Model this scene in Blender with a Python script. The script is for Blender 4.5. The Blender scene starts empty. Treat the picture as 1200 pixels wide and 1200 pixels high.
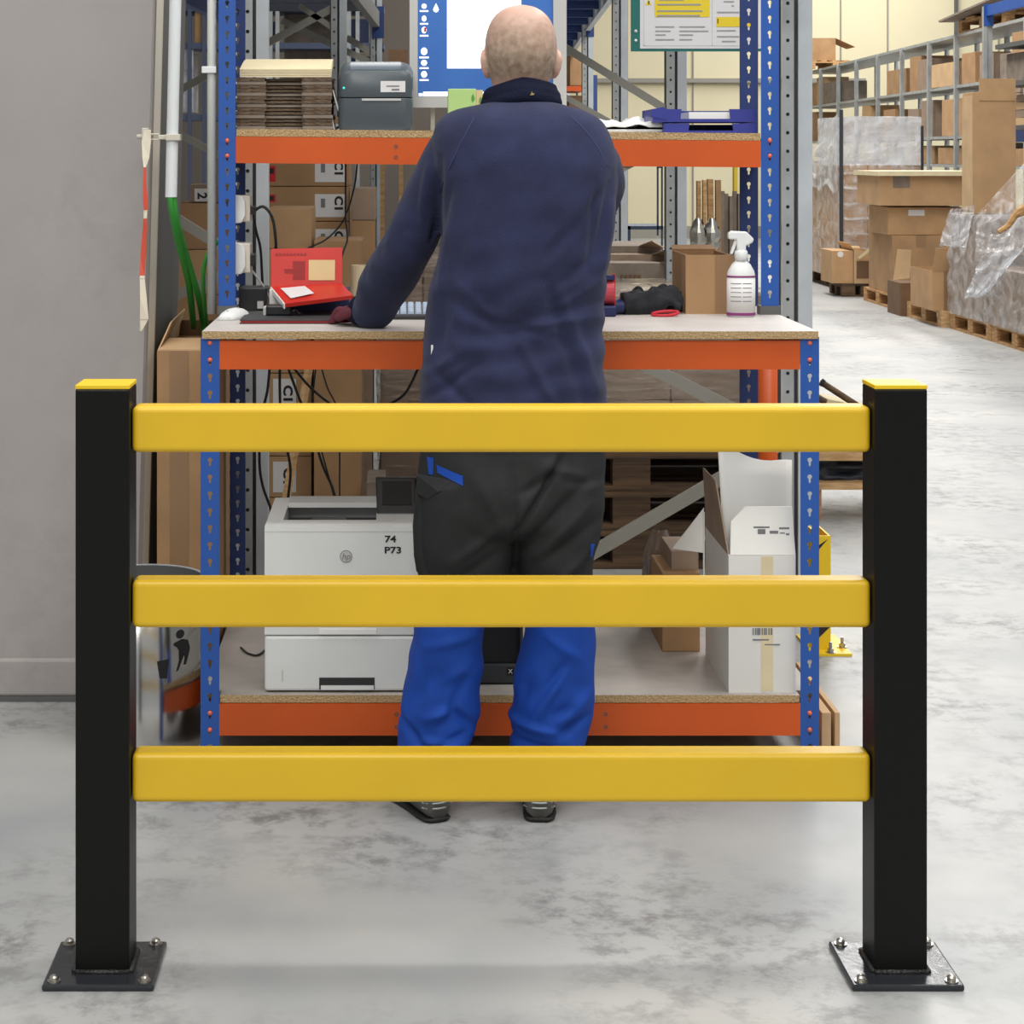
import bpy, bmesh, math, random
from mathutils import Vector, Matrix, noise
from mathutils.bvhtree import BVHTree
random.seed(7)
sc = bpy.context.scene
COL = sc.collection
# ------------------------------------------------------------------ camera, world, lights, exposure
F, CX, CY, H = 2300.0, 470.0, 180.0, 1.55
cd = bpy.data.cameras.new('camera'); cam = bpy.data.objects.new('camera', cd); COL.objects.link(cam)
cam.location = (0, 0, H); cam.rotation_euler = (math.pi/2, 0, 0)
cd.sensor_width = 36; cd.lens = 36*F/1200; cd.shift_x = (600-CX)/1200; cd.shift_y = -(600-CY)/1200
cd.clip_start = .05; cd.clip_end = 200
sc.camera = cam
w = bpy.data.worlds.new('world'); sc.world = w; w.use_nodes = True
w.node_tree.nodes['Background'].inputs[0].default_value = (0.93, 0.97, 1.0, 1)
w.node_tree.nodes['Background'].inputs[1].default_value = 0.36
def area(name, loc, sx, sy, power, col=(1, .98, .95), rot=(0, 0, 0)):
    l = bpy.data.lights.new(name, 'AREA'); l.shape = 'RECTANGLE'; l.size = sx; l.size_y = sy; l.energy = power; l.color = col
    o = bpy.data.objects.new(name, l); COL.objects.link(o); o.location = loc; o.rotation_euler = rot
    return o
area('ceiling_lamp', (-0.8, -1.5, 5.2), 2.4, 6, 300)
area('ceiling_lamp', (2.6, 1.0, 5.6), 1.6, 8, 170)
area('ceiling_lamp', (.4, 4.0, 5.6), 7, .5, 130)
area('ceiling_lamp', (3.6, 11.0, 6.2), 1.4, 9, 330)
area('ceiling_lamp', (3.6, 22.0, 6.6), 1.6, 14, 760)
area('ceiling_lamp', (8.0, 28.0, 7.0), 1.6, 14, 900)
area('ceiling_lamp', (-0.2, 15.0, 6.6), 1.0, 9, 90)
sc.view_settings.view_transform = 'Standard'; sc.view_settings.look = 'None'
sc.view_settings.gamma = 1; sc.view_settings.use_curve_mapping = False
sc.view_settings.exposure = 0.12

# ------------------------------------------------------------------ helpers
def X(px, Y): return (px-CX)/F*Y
def Z(py, Y): return H-(py-CY)/F*Y
def P(px, py, Y): return Vector((X(px, Y), Y, Z(py, Y)))
def lin(c): return c/12.92 if c <= .04045 else ((c+.055)/1.055)**2.4
def rgb(r, g, b): return (lin(r/255), lin(g/255), lin(b/255), 1)
MATS = {}
def mat(name, c, rough=.6, metal=0, var=0, scale=8, bump=0, bscale=60, alpha=1, emit=0, c2=None, stretch=(1, 1, 1), spec=.5, lo=.35, hi=.65, sheen=0):
    m = bpy.data.materials.new(name); m.use_nodes = True; nt = m.node_tree; b = nt.nodes['Principled BSDF']
    b.inputs['Base Color'].default_value = rgb(*c); b.inputs['Roughness'].default_value = rough; b.inputs['Metallic'].default_value = metal
    b.inputs['Specular IOR Level'].default_value = spec
    if sheen:
        b.inputs['Sheen Weight'].default_value = sheen; b.inputs['Sheen Roughness'].default_value = .5
    b.inputs['Alpha'].default_value = alpha
    if emit:
        b.inputs['Emission Color'].default_value = rgb(*c); b.inputs['Emission Strength'].default_value = emit
    if var or c2 or bump:
        tc = nt.nodes.new('ShaderNodeTexCoord'); mp = nt.nodes.new('ShaderNodeMapping'); mp.inputs['Scale'].default_value = stretch
        nt.links.new(tc.outputs['Object'], mp.inputs[0])
    if var or c2:
        n = nt.nodes.new('ShaderNodeTexNoise'); n.inputs['Scale'].default_value = scale; n.inputs['Detail'].default_value = 5
        nt.links.new(mp.outputs[0], n.inputs['Vector'])
        r = nt.nodes.new('ShaderNodeValToRGB'); e = r.color_ramp.elements
        e[0].position = lo; e[1].position = hi
        if c2 is None: c2 = tuple(max(0, v*(1-var)) for v in c)
        e[0].color = rgb(*c2); e[1].color = rgb(*c)
        nt.links.new(n.outputs['Fac'], r.inputs[0]); nt.links.new(r.outputs[0], b.inputs['Base Color'])
    if bump:
        n2 = nt.nodes.new('ShaderNodeTexNoise'); n2.inputs['Scale'].default_value = bscale; n2.inputs['Detail'].default_value = 4
        nt.links.new(mp.outputs[0], n2.inputs['Vector'])
        bp = nt.nodes.new('ShaderNodeBump'); bp.inputs['Strength'].default_value = bump; bp.inputs['Distance'].default_value = .01
        nt.links.new(n2.outputs['Fac'], bp.inputs['Height']); nt.links.new(bp.outputs[0], b.inputs['Normal'])
    MATS[name] = m
    return m

class MB:
    def __init__(s): s.v = []; s.f = []; s.m = []
    def add(s, vs, fs, mi=0):
        n = len(s.v); s.v += [Vector(p) for p in vs]
        for f in fs: s.f.append([i+n for i in f]); s.m.append(mi)
        return s
    def box(s, x0, x1, y0, y1, z0, z1, mi=0, top=None):
        vs = [(x0,y0,z0),(x1,y0,z0),(x1,y1,z0),(x0,y1,z0),(x0,y0,z1),(x1,y0,z1),(x1,y1,z1),(x0,y1,z1)]
        s.add(vs, [(0,3,2,1),(0,1,5,4),(1,2,6,5),(2,3,7,6),(3,0,4,7)], mi)
        s.f.append([len(s.v)-8+i for i in (4,5,6,7)]); s.m.append(mi if top is None else top)
        return s
    def hexa(s, a, b, mi=0):
        # a: four bottom points, b: four top points, same order (counter clockwise from above)
        return s.add(list(a)+list(b), [(3,2,1,0),(0,1,5,4),(1,2,6,5),(2,3,7,6),(3,0,4,7),(4,5,6,7)], mi)
    def bar(s, p, q, w, t, up=(0, 0, 1), mi=0):
        p = Vector(p); q = Vector(q); d = (q-p).normalized(); u = Vector(up)
        a = d.cross(u)
        if a.length < 1e-4: a = d.cross(Vector((1, 0, 0)))
        a.normalize(); b = a.cross(d).normalized()
        a = a*(t/2); b = b*(w/2)
        return s.add([p-a-b,p+a-b,p+a+b,p-a+b,q-a-b,q+a-b,q+a+b,q-a+b], [(0,1,2,3),(7,6,5,4),(0,4,5,1),(1,5,6,2),(2,6,7,3),(3,7,4,0)], mi)
    def prism(s, pts, d, mi=0):
        # pts: closed planar polygon (3d), d: extrusion vector
        d = Vector(d); n = len(pts); vs = [Vector(p) for p in pts]+[Vector(p)+d for p in pts]
        fs = [tuple(range(n))[::-1], tuple(range(n, 2*n))]+[(i, (i+1) % n, n+(i+1) % n, n+i) for i in range(n)]
        return s.add(vs, fs, mi)
    def rings(s, rs, mi=0, cap=True, close=True):
        n = len(rs[0]); base = len(s.v)
        for r in rs: s.v += [Vector(p) for p in r]
        for k in range(len(rs)-1):
            for i in range(n if close else n-1):
                j = (i+1) % n
                s.f.append([base+k*n+i, base+k*n+j, base+(k+1)*n+j, base+(k+1)*n+i]); s.m.append(mi)
        if cap and close:
            s.f.append([base+i for i in range(n)][::-1]); s.m.append(mi)
            s.f.append([base+(len(rs)-1)*n+i for i in range(n)]); s.m.append(mi)
        return s
    def tube(s, pts, r, n=8, mi=0, smooth=0):
        pts = [Vector(p) for p in pts]
        rr = r if isinstance(r, (list, tuple)) else [r]*len(pts)
        if smooth: pts, rr = catmull(pts, rr, smooth)
        rs = []; prev = None
        for i, p in enumerate(pts):
            d = (pts[min(i+1, len(pts)-1)]-pts[max(i-1, 0)]).normalized()
            if prev is None:
                a = d.orthogonal().normalized()
            else:
                a = (prev-d*prev.dot(d)).normalized()
            prev = a; b = d.cross(a)
            rs.append([p+(a*math.cos(t)+b*math.sin(t))*rr[i] for t in [2*math.pi*k/n for k in range(n)]])
        return s.rings(rs, mi)
    def lathe(s, prof, c, n=20, mi=0, cap=True):
        c = Vector(c); rs = [[c+Vector((r*math.cos(t), r*math.sin(t), z)) for t in [2*math.pi*k/n for k in range(n)]] for r, z in prof]
        return s.rings(rs, mi, cap)
    def ball(s, c, r, n=10, m=6, mi=0, sc3=(1, 1, 1)):
        c = Vector(c); rs = []
        for k in range(m+1):
            ph = math.pi*(k+.02)/(m+.04); rs.append([c+Vector((r*sc3[0]*math.sin(ph)*math.cos(t), r*sc3[1]*math.sin(ph)*math.sin(t), -r*sc3[2]*math.cos(ph))) for t in [2*math.pi*i/n for i in range(n)]])
        return s.rings(rs, mi)
    def grid(s, fn, nu, nv, mi=0):
        base = len(s.v)
        for j in range(nv+1):
            for i in range(nu+1): s.v.append(Vector(fn(i/nu, j/nv)))
        for j in range(nv):
            for i in range(nu):
                a = base+j*(nu+1)+i; s.f.append([a, a+1, a+nu+2, a+nu+1]); s.m.append(mi)
        return s
    def mesh(s, name, org=(0, 0, 0)):
        me = bpy.data.meshes.new(name); o = Vector(org)
        me.from_pydata([tuple(p-o) for p in s.v], [], s.f); me.validate()
        if len(me.polygons) == len(s.m): me.polygons.foreach_set('material_index', s.m)
        bm = bmesh.new(); bm.from_mesh(me); bmesh.ops.recalc_face_normals(bm, faces=bm.faces); bm.to_mesh(me); bm.free()
        me.update(); return me
def catmull(pts, rr, k):
    P_ = []; R_ = []
    for i in range(len(pts)-1):
        p0 = pts[max(i-1, 0)]; p1 = pts[i]; p2 = pts[i+1]; p3 = pts[min(i+2, len(pts)-1)]
        for j in range(k):
            t = j/k
            P_.append(.5*((2*p1)+(p2-p0)*t+(2*p0-5*p1+4*p2-p3)*t*t+(3*p1-p0-3*p2+p3)*t**3)); R_.append(rr[i]*(1-t)+rr[i+1]*t)
    P_.append(pts[-1]); R_.append(rr[-1]); return P_, R_
def wloc(o):
    v = Vector((0, 0, 0))
    while o: v = v+o.location; o = o.parent
    return v
def setp(o, label=None, cat=None, group=None, kind=None):
    for k, v in (('label', label), ('category', cat), ('group', group), ('kind', kind)):
        if v: o[k] = v
    return o
def thing(name, label, cat, loc=(0, 0, 0), group=None):
    o = bpy.data.objects.new(name, None); COL.objects.link(o); o.location = loc; o.empty_display_size = .05
    return setp(o, label, cat, group)
def part(name, mb, m, parent=None, bevel=0, smooth=False, label=None, cat=None, group=None, kind=None, org=None, seg=2):
    """one mesh object; world coordinates in, stored relative to its parent (or to org)"""
    o0 = Vector(org) if org is not None else (wloc(parent) if parent else Vector((0, 0, 0)))
    me = mb.mesh(name, o0)
    for q in (m if isinstance(m, (list, tuple)) else [m]): me.materials.append(MATS[q] if isinstance(q, str) else q)
    o = bpy.data.objects.new(name, me); COL.objects.link(o)
    if parent:
        o.parent = parent
        if org is not None: o.location = o0-wloc(parent)
    elif org is not None: o.location = o0
    if smooth:
        me.polygons.foreach_set('use_smooth', [True]*len(me.polygons))
    if bevel:
        b = o.modifiers.new('bevel', 'BEVEL'); b.width = bevel; b.segments = seg; b.limit_method = 'ANGLE'; b.angle_limit = math.radians(40)
        b.harden_normals = False
    return setp(o, label, cat, group, kind)
def copy_tree(o, parent=None):
    c = o.copy(); COL.objects.link(c)
    if parent: c.parent = parent
    for ch in list(o.children): copy_tree(ch, c)
    return c
def bake(o, mods, keep=False):
    for t, kw in mods:
        md = o.modifiers.new(t.lower(), t)
        for k, v in kw.items(): setattr(md, k, v)
    dg = bpy.context.evaluated_depsgraph_get(); dg.update()
    me = bpy.data.meshes.new_from_object(o.evaluated_get(dg)); ms = list(o.data.materials)
    o.modifiers.clear(); o.data = me; me.materials.clear()
    for m in ms: me.materials.append(m)
    me.polygons.foreach_set('use_smooth', [True]*len(me.polygons))
def displace(o, fn):
    me = o.data; L = wloc(o); ns = [v.normal.copy() for v in me.vertices]
    for v, n in zip(me.vertices, ns): v.co = v.co+n*fn(v.co+L, n)
    me.update()
def text(name, s, size, loc, m, parent, roll=0, depth=.0004, width=1.0, label=None, shear=0, bold=0):
    """flat printed lettering facing the camera side (-Y)"""
    cu = bpy.data.curves.new(name, 'FONT'); cu.body = s; cu.size = size; cu.extrude = depth; cu.align_x = 'CENTER'; cu.align_y = 'CENTER'; cu.resolution_u = 3; cu.shear = shear; cu.offset = bold
    t = bpy.data.objects.new(name, cu); COL.objects.link(t); bpy.context.view_layer.update()
    me = bpy.data.meshes.new_from_object(t.evaluated_get(bpy.context.evaluated_depsgraph_get()))
    bpy.data.objects.remove(t); me.materials.clear(); me.materials.append(MATS[m])
    me.transform(Matrix.Rotation(math.pi/2, 4, 'X') @ Matrix.Rotation(roll, 4, 'Z') @ Matrix.Diagonal((width, 1, 1, 1)))
    o = bpy.data.objects.new(name, me); COL.objects.link(o)
    o.parent = parent; o.location = Vector(loc)-wloc(parent)
    return setp(o, label)

# ------------------------------------------------------------------ materials
mat('barrier_yellow', (224, 182, 30), .42, var=.04, scale=3)
mat('barrier_black', (15, 15, 13), .4, bump=.05, bscale=200, spec=.2)
mat('barrier_plate', (40, 42, 46), .22, bump=.12, bscale=40)
mat('cap_yellow', (232, 192, 20), .5)
mat('steel', (190, 185, 175), .28, metal=1)
mat('weld', (60, 60, 60), .35, metal=.6, bump=.6, bscale=150)
mat('blue', (36, 86, 168), .42, var=.05, scale=5)
mat('blue_dark', (28, 50, 104), .5)
mat('orange', (208, 86, 20), .45, var=.06, scale=4)
mat('orange_pale', (222, 104, 66), .5, var=.05, scale=4)
mat('rivet_red', (226, 110, 84), .4)
mat('laminate', (205, 198, 192), .55, var=.07, scale=6)
mat('laminate_worn', (178, 170, 162), .6, var=.22, scale=4, lo=.3, hi=.6)
mat('chipboard', (196, 168, 124), .9, c2=(160, 130, 90), scale=260, lo=.35, hi=.6, bump=.6, bscale=200)
mat('galv', (176, 180, 180), .45, metal=.25, var=.1, scale=8)
mat('galv_light', (196, 202, 206), .5, var=.06, scale=6)
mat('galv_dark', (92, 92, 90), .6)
mat('brace', (150, 148, 138), .5, metal=.2)
mat('rack_blue', (34, 60, 116), .5)
mat('rack_greyblue', (72, 82, 106), .6)
mat('rack_navy', (24, 36, 72), .6)
mat('card', (190, 152, 110), .85, var=.08, scale=5)
mat('card_b', (176, 138, 98), .85, var=.1, scale=5)
mat('card_c', (206, 172, 130), .85, var=.07, scale=5)
mat('card_d', (160, 138, 118), .85, var=.12, scale=6)
mat('card_grey', (140, 126, 112), .9, var=.15, scale=9)
mat('card_edge', (120, 100, 80), .95, c2=(70, 56, 44), scale=70, stretch=(1, 1, 4), bump=.4)
mat('card_cream', (226, 210, 172), .8, var=.05)
mat('card_inside', (120, 92, 66), .9, var=.1)
mat('tape', (150, 118, 86), .3)
mat('label_white', (224, 222, 220), .6)
mat('ink', (28, 28, 30), .6)
mat('ink_grey', (120, 120, 122), .6)
mat('label_red', (200, 30, 36), .5)
mat('white_box', (226, 224, 218), .7, var=.03, scale=6)
mat('white_paper', (236, 235, 230), .6)
mat('white_plastic', (226, 228, 226), .4)
mat('pipe_white', (222, 226, 226), .4)
mat('pipe_grey', (190, 192, 186), .4)
mat('beige_plastic', (206, 200, 186), .45)
mat('green_cable', (50, 140, 50), .45)
mat('black_plastic', (26, 27, 28), .4)
mat('dark_grey', (58, 60, 62), .5)
mat('printer_white', (222, 223, 220), .45, var=.02)
mat('printer_shade', (196, 197, 194), .5)
mat('label_printer', (76, 84, 88), .35, bump=.03)
mat('label_printer_top', (96, 106, 116), .3)
mat('led', (60, 220, 220), .3, emit=1.2)
mat('screen_blue', (58, 104, 170), .3, emit=.34, c2=(46, 84, 150), scale=2.2)
mat('screen_white', (250, 252, 255), .3, emit=1.0)
mat('screen_light', (205, 215, 235), .3, emit=.8)
mat('screen_dark', (34, 36, 36), .25)
mat('silver', (198, 196, 192), .4, metal=.3)
mat('green_card', (176, 208, 130), .6)
mat('green_leaf', (90, 150, 60), .6)
mat('tan_card', (214, 190, 140), .7)
mat('tray_blue', (52, 58, 140), .4)
mat('fleece', (50, 54, 84), .95, var=.14, scale=14, bump=.35, bscale=420, sheen=.1, spec=.15)
mat('fleece_dark', (24, 28, 48), .9, bump=.5, bscale=300, spec=.15)
mat('seam', (54, 62, 100), .9)
mat('trouser_black', (44, 46, 46), .8, var=.1, scale=18, bump=.2, bscale=350, spec=.2)
mat('trouser_blue', (28, 74, 170), .75, var=.08, scale=12, bump=.2, bscale=350, spec=.25)
mat('shoe', (92, 90, 86), .7, var=.15, scale=30)
mat('sole', (30, 30, 30), .7)
mat('glove', (104, 36, 50), .7, var=.2, scale=50)
mat('glove_black', (30, 32, 38), .8, var=.2, scale=40)
mat('red_cuff', (196, 40, 56), .6)
mat('lip', (190, 116, 104), .5)
mat('emblem', (170, 150, 90), .5)
mat('bin_steel', (206, 204, 200), .16, metal=1)
mat('wood', (200, 158, 108), .8, c2=(160, 118, 74), scale=10, stretch=(1, 1, 6))
mat('wood_dark_shaded', (104, 80, 56), .85, c2=(66, 50, 36), scale=6, stretch=(.6, 6, 8))  # darkened so the shade behind the workbench sits in the wood colour
mat('wood_pale', (214, 176, 128), .8, c2=(180, 140, 92), scale=10, stretch=(1, 1, 5))
mat('guard_yellow', (238, 200, 24), .45)
mat('sign_green', (20, 104, 96), .5)
mat('sign_white', (216, 214, 216), .45)
mat('sign_yellow', (226, 200, 40), .45)
mat('red_card', (204, 40, 28), .45, var=.06)
mat('red_dark', (150, 24, 24), .5)
mat('purple', (130, 50, 110), .5)
mat('tape_red', (214, 84, 62), .5)
mat('tape_white', (232, 222, 200), .5)
mat('pink_red', (196, 70, 84), .5)
mat('navy', (28, 36, 84), .5)
mat('yellow_box', (222, 190, 50), .6)
mat('blue_key', (170, 186, 206), .5)
mat('strap_black', (50, 54, 62), .5)
mat('glass_frame', (40, 36, 40), .3)
mat('wall_cream', (226, 216, 182), .8, var=.03, scale=.6)
mat('wall_grey', (150, 146, 138), .9)
mat('plinth_blue', (44, 58, 78), .6)
mat('base_grey', (150, 146, 134), .8)
mat('wall_dimmed', (108, 100, 92), .9)  # dark colour stands in for the dim zone behind the left rack
mat('print_soft', (150, 150, 150), .6)

def skin_mat():
    m = bpy.data.materials.new('skin'); m.use_nodes = True; nt = m.node_tree; b = nt.nodes['Principled BSDF']
    b.inputs['Roughness'].default_value = .5; b.inputs['Subsurface Weight'].default_value = .0
    tc = nt.nodes.new('ShaderNodeTexCoord')
    n = nt.nodes.new('ShaderNodeTexNoise'); n.inputs['Scale'].default_value = 60; n.inputs['Detail'].default_value = 6
    n3 = nt.nodes.new('ShaderNodeTexNoise'); n3.inputs['Scale'].default_value = 9; n3.inputs['Detail'].default_value = 3
    nt.links.new(tc.outputs['Object'], n.inputs['Vector']); nt.links.new(tc.outputs['Object'], n3.inputs['Vector'])
    sep = nt.nodes.new('ShaderNodeSeparateXYZ'); nt.links.new(tc.outputs['Object'], sep.inputs[0])
    # bare crown: distance from a point on the top front of the skull
    vm = nt.nodes.new('ShaderNodeVectorMath'); vm.operation = 'DISTANCE'; vm.inputs[1].default_value = (.0217, .13, 1.925)
    nt.links.new(tc.outputs['Object'], vm.inputs[0])
    ad = nt.nodes.new('ShaderNodeMath'); ad.operation = 'MULTIPLY_ADD'; ad.inputs[1].default_value = .06
    nt.links.new(n3.outputs['Fac'], ad.inputs[0]); nt.links.new(vm.outputs['Value'], ad.inputs[2])
    mr = nt.nodes.new('ShaderNodeMapRange'); mr.inputs[1].default_value = .09; mr.inputs[2].default_value = .20
    nt.links.new(ad.outputs[0], mr.inputs[0])
    # hair line at the nape
    mz = nt.nodes.new('ShaderNodeMapRange'); mz.inputs[1].default_value = 1.715; mz.inputs[2].default_value = 1.745
    nt.links.new(sep.outputs['Z'], mz.inputs[0])
    # not over the ears or the face
    mx = nt.nodes.new('ShaderNodeMath'); mx.operation = 'SUBTRACT'; mx.inputs[1].default_value = .0217; nt.links.new(sep.outputs['X'], mx.inputs[0])
    ma = nt.nodes.new('ShaderNodeMath'); ma.operation = 'ABSOLUTE'; nt.links.new(mx.outputs[0], ma.inputs[0])
    me_ = nt.nodes.new('ShaderNodeMapRange'); me_.inputs[1].default_value = .079; me_.inputs[2].default_value = .083; me_.inputs[3].default_value = 1; me_.inputs[4].default_value = 0
    nt.links.new(ma.outputs[0], me_.inputs[0])
    p1 = nt.nodes.new('ShaderNodeMath'); p1.operation = 'MULTIPLY'; nt.links.new(mr.outputs[0], p1.inputs[0]); nt.links.new(mz.outputs[0], p1.inputs[1])
    p2 = nt.nodes.new('ShaderNodeMath'); p2.operation = 'MULTIPLY'; nt.links.new(p1.outputs[0], p2.inputs[0])
    yl_ = nt.nodes.new('ShaderNodeMapRange'); yl_.inputs[1].default_value = .094; yl_.inputs[2].default_value = .104; yl_.inputs[3].default_value = 1; yl_.inputs[4].default_value = 0
    nt.links.new(sep.outputs['Y'], yl_.inputs[0]); mxm = nt.nodes.new('ShaderNodeMath'); mxm.operation = 'MAXIMUM'
    nt.links.new(me_.outputs[0], mxm.inputs[0]); nt.links.new(yl_.outputs[0], mxm.inputs[1]); nt.links.new(mxm.outputs[0], p2.inputs[1])
    my = nt.nodes.new('ShaderNodeMapRange'); my.inputs[1].default_value = .15; my.inputs[2].default_value = .17; my.inputs[3].default_value = 1; my.inputs[4].default_value = 0
    nt.links.new(sep.outputs['Y'], my.inputs[0])
    p3 = nt.nodes.new('ShaderNodeMath'); p3.operation = 'MULTIPLY'; nt.links.new(p2.outputs[0], p3.inputs[0]); nt.links.new(my.outputs[0], p3.inputs[1])
    hr = nt.nodes.new('ShaderNodeValToRGB'); hr.color_ramp.elements[0].position = .3; hr.color_ramp.elements[1].position = .7
    hr.color_ramp.elements[0].color = rgb(140, 118, 98); hr.color_ramp.elements[1].color = rgb(186, 164, 144)
    nt.links.new(n.outputs['Fac'], hr.inputs[0])
    mix = nt.nodes.new('ShaderNodeMix'); mix.data_type = 'RGBA'
    mix.inputs[6].default_value = rgb(222, 176, 158)
    nt.links.new(p3.outputs[0], mix.inputs[0]); nt.links.new(hr.outputs[0], mix.inputs[7]); nt.links.new(mix.outputs[2], b.inputs['Base Color'])
    MATS['skin'] = m
skin_mat()

def wrap_mat(name, c, a0, a1, scale, rough=.18, st=(1, 1, 1)):
    m = bpy.data.materials.new(name); m.use_nodes = True; nt = m.node_tree; b = nt.nodes['Principled BSDF']
    b.inputs['Base Color'].default_value = rgb(*c); b.inputs['Roughness'].default_value = rough
    tc = nt.nodes.new('ShaderNodeTexCoord'); n = nt.nodes.new('ShaderNodeTexNoise'); n.inputs['Scale'].default_value = scale; n.inputs['Detail'].default_value = 6; n.inputs['Distortion'].default_value = 1.2
    mp = nt.nodes.new('ShaderNodeMapping'); mp.inputs['Scale'].default_value = st; nt.links.new(tc.outputs['Object'], mp.inputs[0]); nt.links.new(mp.outputs[0], n.inputs['Vector'])
    mr = nt.nodes.new('ShaderNodeMapRange'); mr.inputs[1].default_value = .35; mr.inputs[2].default_value = .7; mr.inputs[3].default_value = a0; mr.inputs[4].default_value = a1
    nt.links.new(n.outputs['Fac'], mr.inputs[0]); nt.links.new(mr.outputs[0], b.inputs['Alpha'])
    bp = nt.nodes.new('ShaderNodeBump'); bp.inputs['Strength'].default_value = .6; bp.inputs['Distance'].default_value = .02
    nt.links.new(n.outputs['Fac'], bp.inputs['Height']); nt.links.new(bp.outputs[0], b.inputs['Normal'])
    MATS[name] = m
wrap_mat('wrap_clear', (222, 220, 220), .08, .62, 7)
wrap_mat('wrap_white', (220, 222, 226), .3, .9, 5)
wrap_mat('wrap_dark', (176, 162, 150), .15, .65, 3, .1, (1.5, 1.5, 9))
wrap_mat('wrap_parcel', (132, 116, 104), .7, 1, 9, .12)

def concrete(name, base, dark, light, sc1, blotch, rough=.45):
    m = bpy.data.materials.new(name); m.use_nodes = True; nt = m.node_tree; b = nt.nodes['Principled BSDF']
    tc = nt.nodes.new('ShaderNodeTexCoord')
    def ns(s, d, dist=0):
        n = nt.nodes.new('ShaderNodeTexNoise'); n.inputs['Scale'].default_value = s; n.inputs['Detail'].default_value = d; n.inputs['Distortion'].default_value = dist
        nt.links.new(tc.outputs['Object'], n.inputs['Vector']); return n
    a = ns(sc1, 8, .1); r = nt.nodes.new('ShaderNodeValToRGB'); e = r.color_ramp.elements
    e[0].position = .3; e[0].color = rgb(*base); e[1].position = .68; e[1].color = rgb(*light)
    nt.links.new(a.outputs['Fac'], r.inputs[0])
    c = ns(sc1*7, 12, .15); c.inputs['Roughness'].default_value = .72; r2 = nt.nodes.new('ShaderNodeValToRGB'); e = r2.color_ramp.elements
    e[0].position = .47; e[0].color = (0, 0, 0, 1); e[1].position = .62; e[1].color = (1, 1, 1, 1)
    nt.links.new(c.outputs['Fac'], r2.inputs[0])
    d = ns(sc1*.9, 2); r3 = nt.nodes.new('ShaderNodeMapRange'); r3.inputs[1].default_value = .42; r3.inputs[2].default_value = .62; r3.inputs[3].default_value = 0; r3.inputs[4].default_value = blotch
    nt.links.new(d.outputs['Fac'], r3.inputs[0])
    mu = nt.nodes.new('ShaderNodeMath'); mu.operation = 'MULTIPLY'; nt.links.new(r2.outputs[0], mu.inputs[0]); nt.links.new(r3.outputs[0], mu.inputs[1])
    mx = nt.nodes.new('ShaderNodeMix'); mx.data_type = 'RGBA'; mx.inputs[7].default_value = rgb(*dark)
    nt.links.new(mu.outputs[0], mx.inputs[0]); nt.links.new(r.outputs[0], mx.inputs[6]); nt.links.new(mx.outputs[2], b.inputs['Base Color'])
    rr = nt.nodes.new('ShaderNodeMapRange'); rr.inputs[3].default_value = rough-.12; rr.inputs[4].default_value = rough+.15
    nt.links.new(c.outputs['Fac'], rr.inputs[0]); nt.links.new(rr.outputs[0], b.inputs['Roughness'])
    bp = nt.nodes.new('ShaderNodeBump'); bp.inputs['Strength'].default_value = .12; bp.inputs['Distance'].default_value = .004
    nt.links.new(c.outputs['Fac'], bp.inputs['Height']); nt.links.new(bp.outputs[0], b.inputs['Normal'])
    MATS[name] = m
concrete('floor_concrete', (150, 152, 153), (112, 112, 110), (176, 175, 171), 1.6, .85, .45)
concrete('column_concrete', (158, 152, 150), (140, 136, 134), (170, 164, 160), .9, .35, .8)

# ------------------------------------------------------------------ setting
SK = .0415                                     # the racking runs at a slight angle to the workbench
part('floor', MB().box(-14, 16, -2, 44, -.2, 0), 'floor_concrete', kind='structure')
YW = 36.0
part('wall_back', MB().box(-14, 16, YW, YW+.3, 0, 9), 'wall_cream', kind='structure')
part('wall_left', MB().box(-5.2, -5.0, 9, 36, 0, 9), 'wall_grey', kind='structure')
part('trim_1', MB().box(2.6, 8.5, YW-.12, YW, Z(97, YW), Z(92, YW)), 'wall_grey', kind='structure')
part('wall_dim_backdrop', MB().box(-5, X(654, 28.5), 28.5, 28.7, 0, 9), 'wall_dimmed', kind='structure')  # added wall, coloured dark to give the dim background
part('baseboard_back', MB().box(2, 15.9, YW-.06, YW, 0, .22), 'base_grey', kind='structure')
pil = part('trim_2', MB().box(X(1118, YW), X(1121, YW), YW-.1, YW, 0, 9), 'galv_dark', kind='structure')
for i, px in enumerate((735, 812, 905, 985, 1040, 1170)):
    x = X(px, YW); part('trim_%d' % (i+3), MB().box(x-.012, x+.012, YW-.03, YW, .22, 9), 'wall_grey', kind='structure')
# concrete column on the left: its right edge leans outwards towards the top
YC = 5.57
def cx_(z, off=0):                              # right front edge of the column
    py = CY+(H-z)*F/YC; return X(184-(py*.026)+off, YC)
col = thing('concrete_column', 'large grey concrete column filling the left side, leaning edge, standing on a low plinth', 'column', (-1.5, 5.9, 0))
zt = 3.2
mb = MB(); xl = -2.3
def cring(z): return [(xl, YC, z), (cx_(z, -5), YC, z), (cx_(z, 1), YC+.02, z), (cx_(z, 1), YC+.5, z), (xl, YC+.5, z)]
mb.rings([cring(.118), cring(zt)])
part('shaft', mb, 'column_concrete', col)
mb = MB(); mb.rings([[(xl, YC-.012, z), (cx_(.1, -2), YC-.012, z), (cx_(.1, 2), YC+.02, z), (cx_(.1, 2), YC+.5, z), (xl, YC+.5, z)] for z in (0.012, .118)])
part('plinth', mb, 'column_concrete', col, bevel=.008)
part('floor_joint', MB().box(xl, cx_(.1, 0), YC-.022, YC+.3, 0.0005, .013), 'galv_dark', col)
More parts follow.
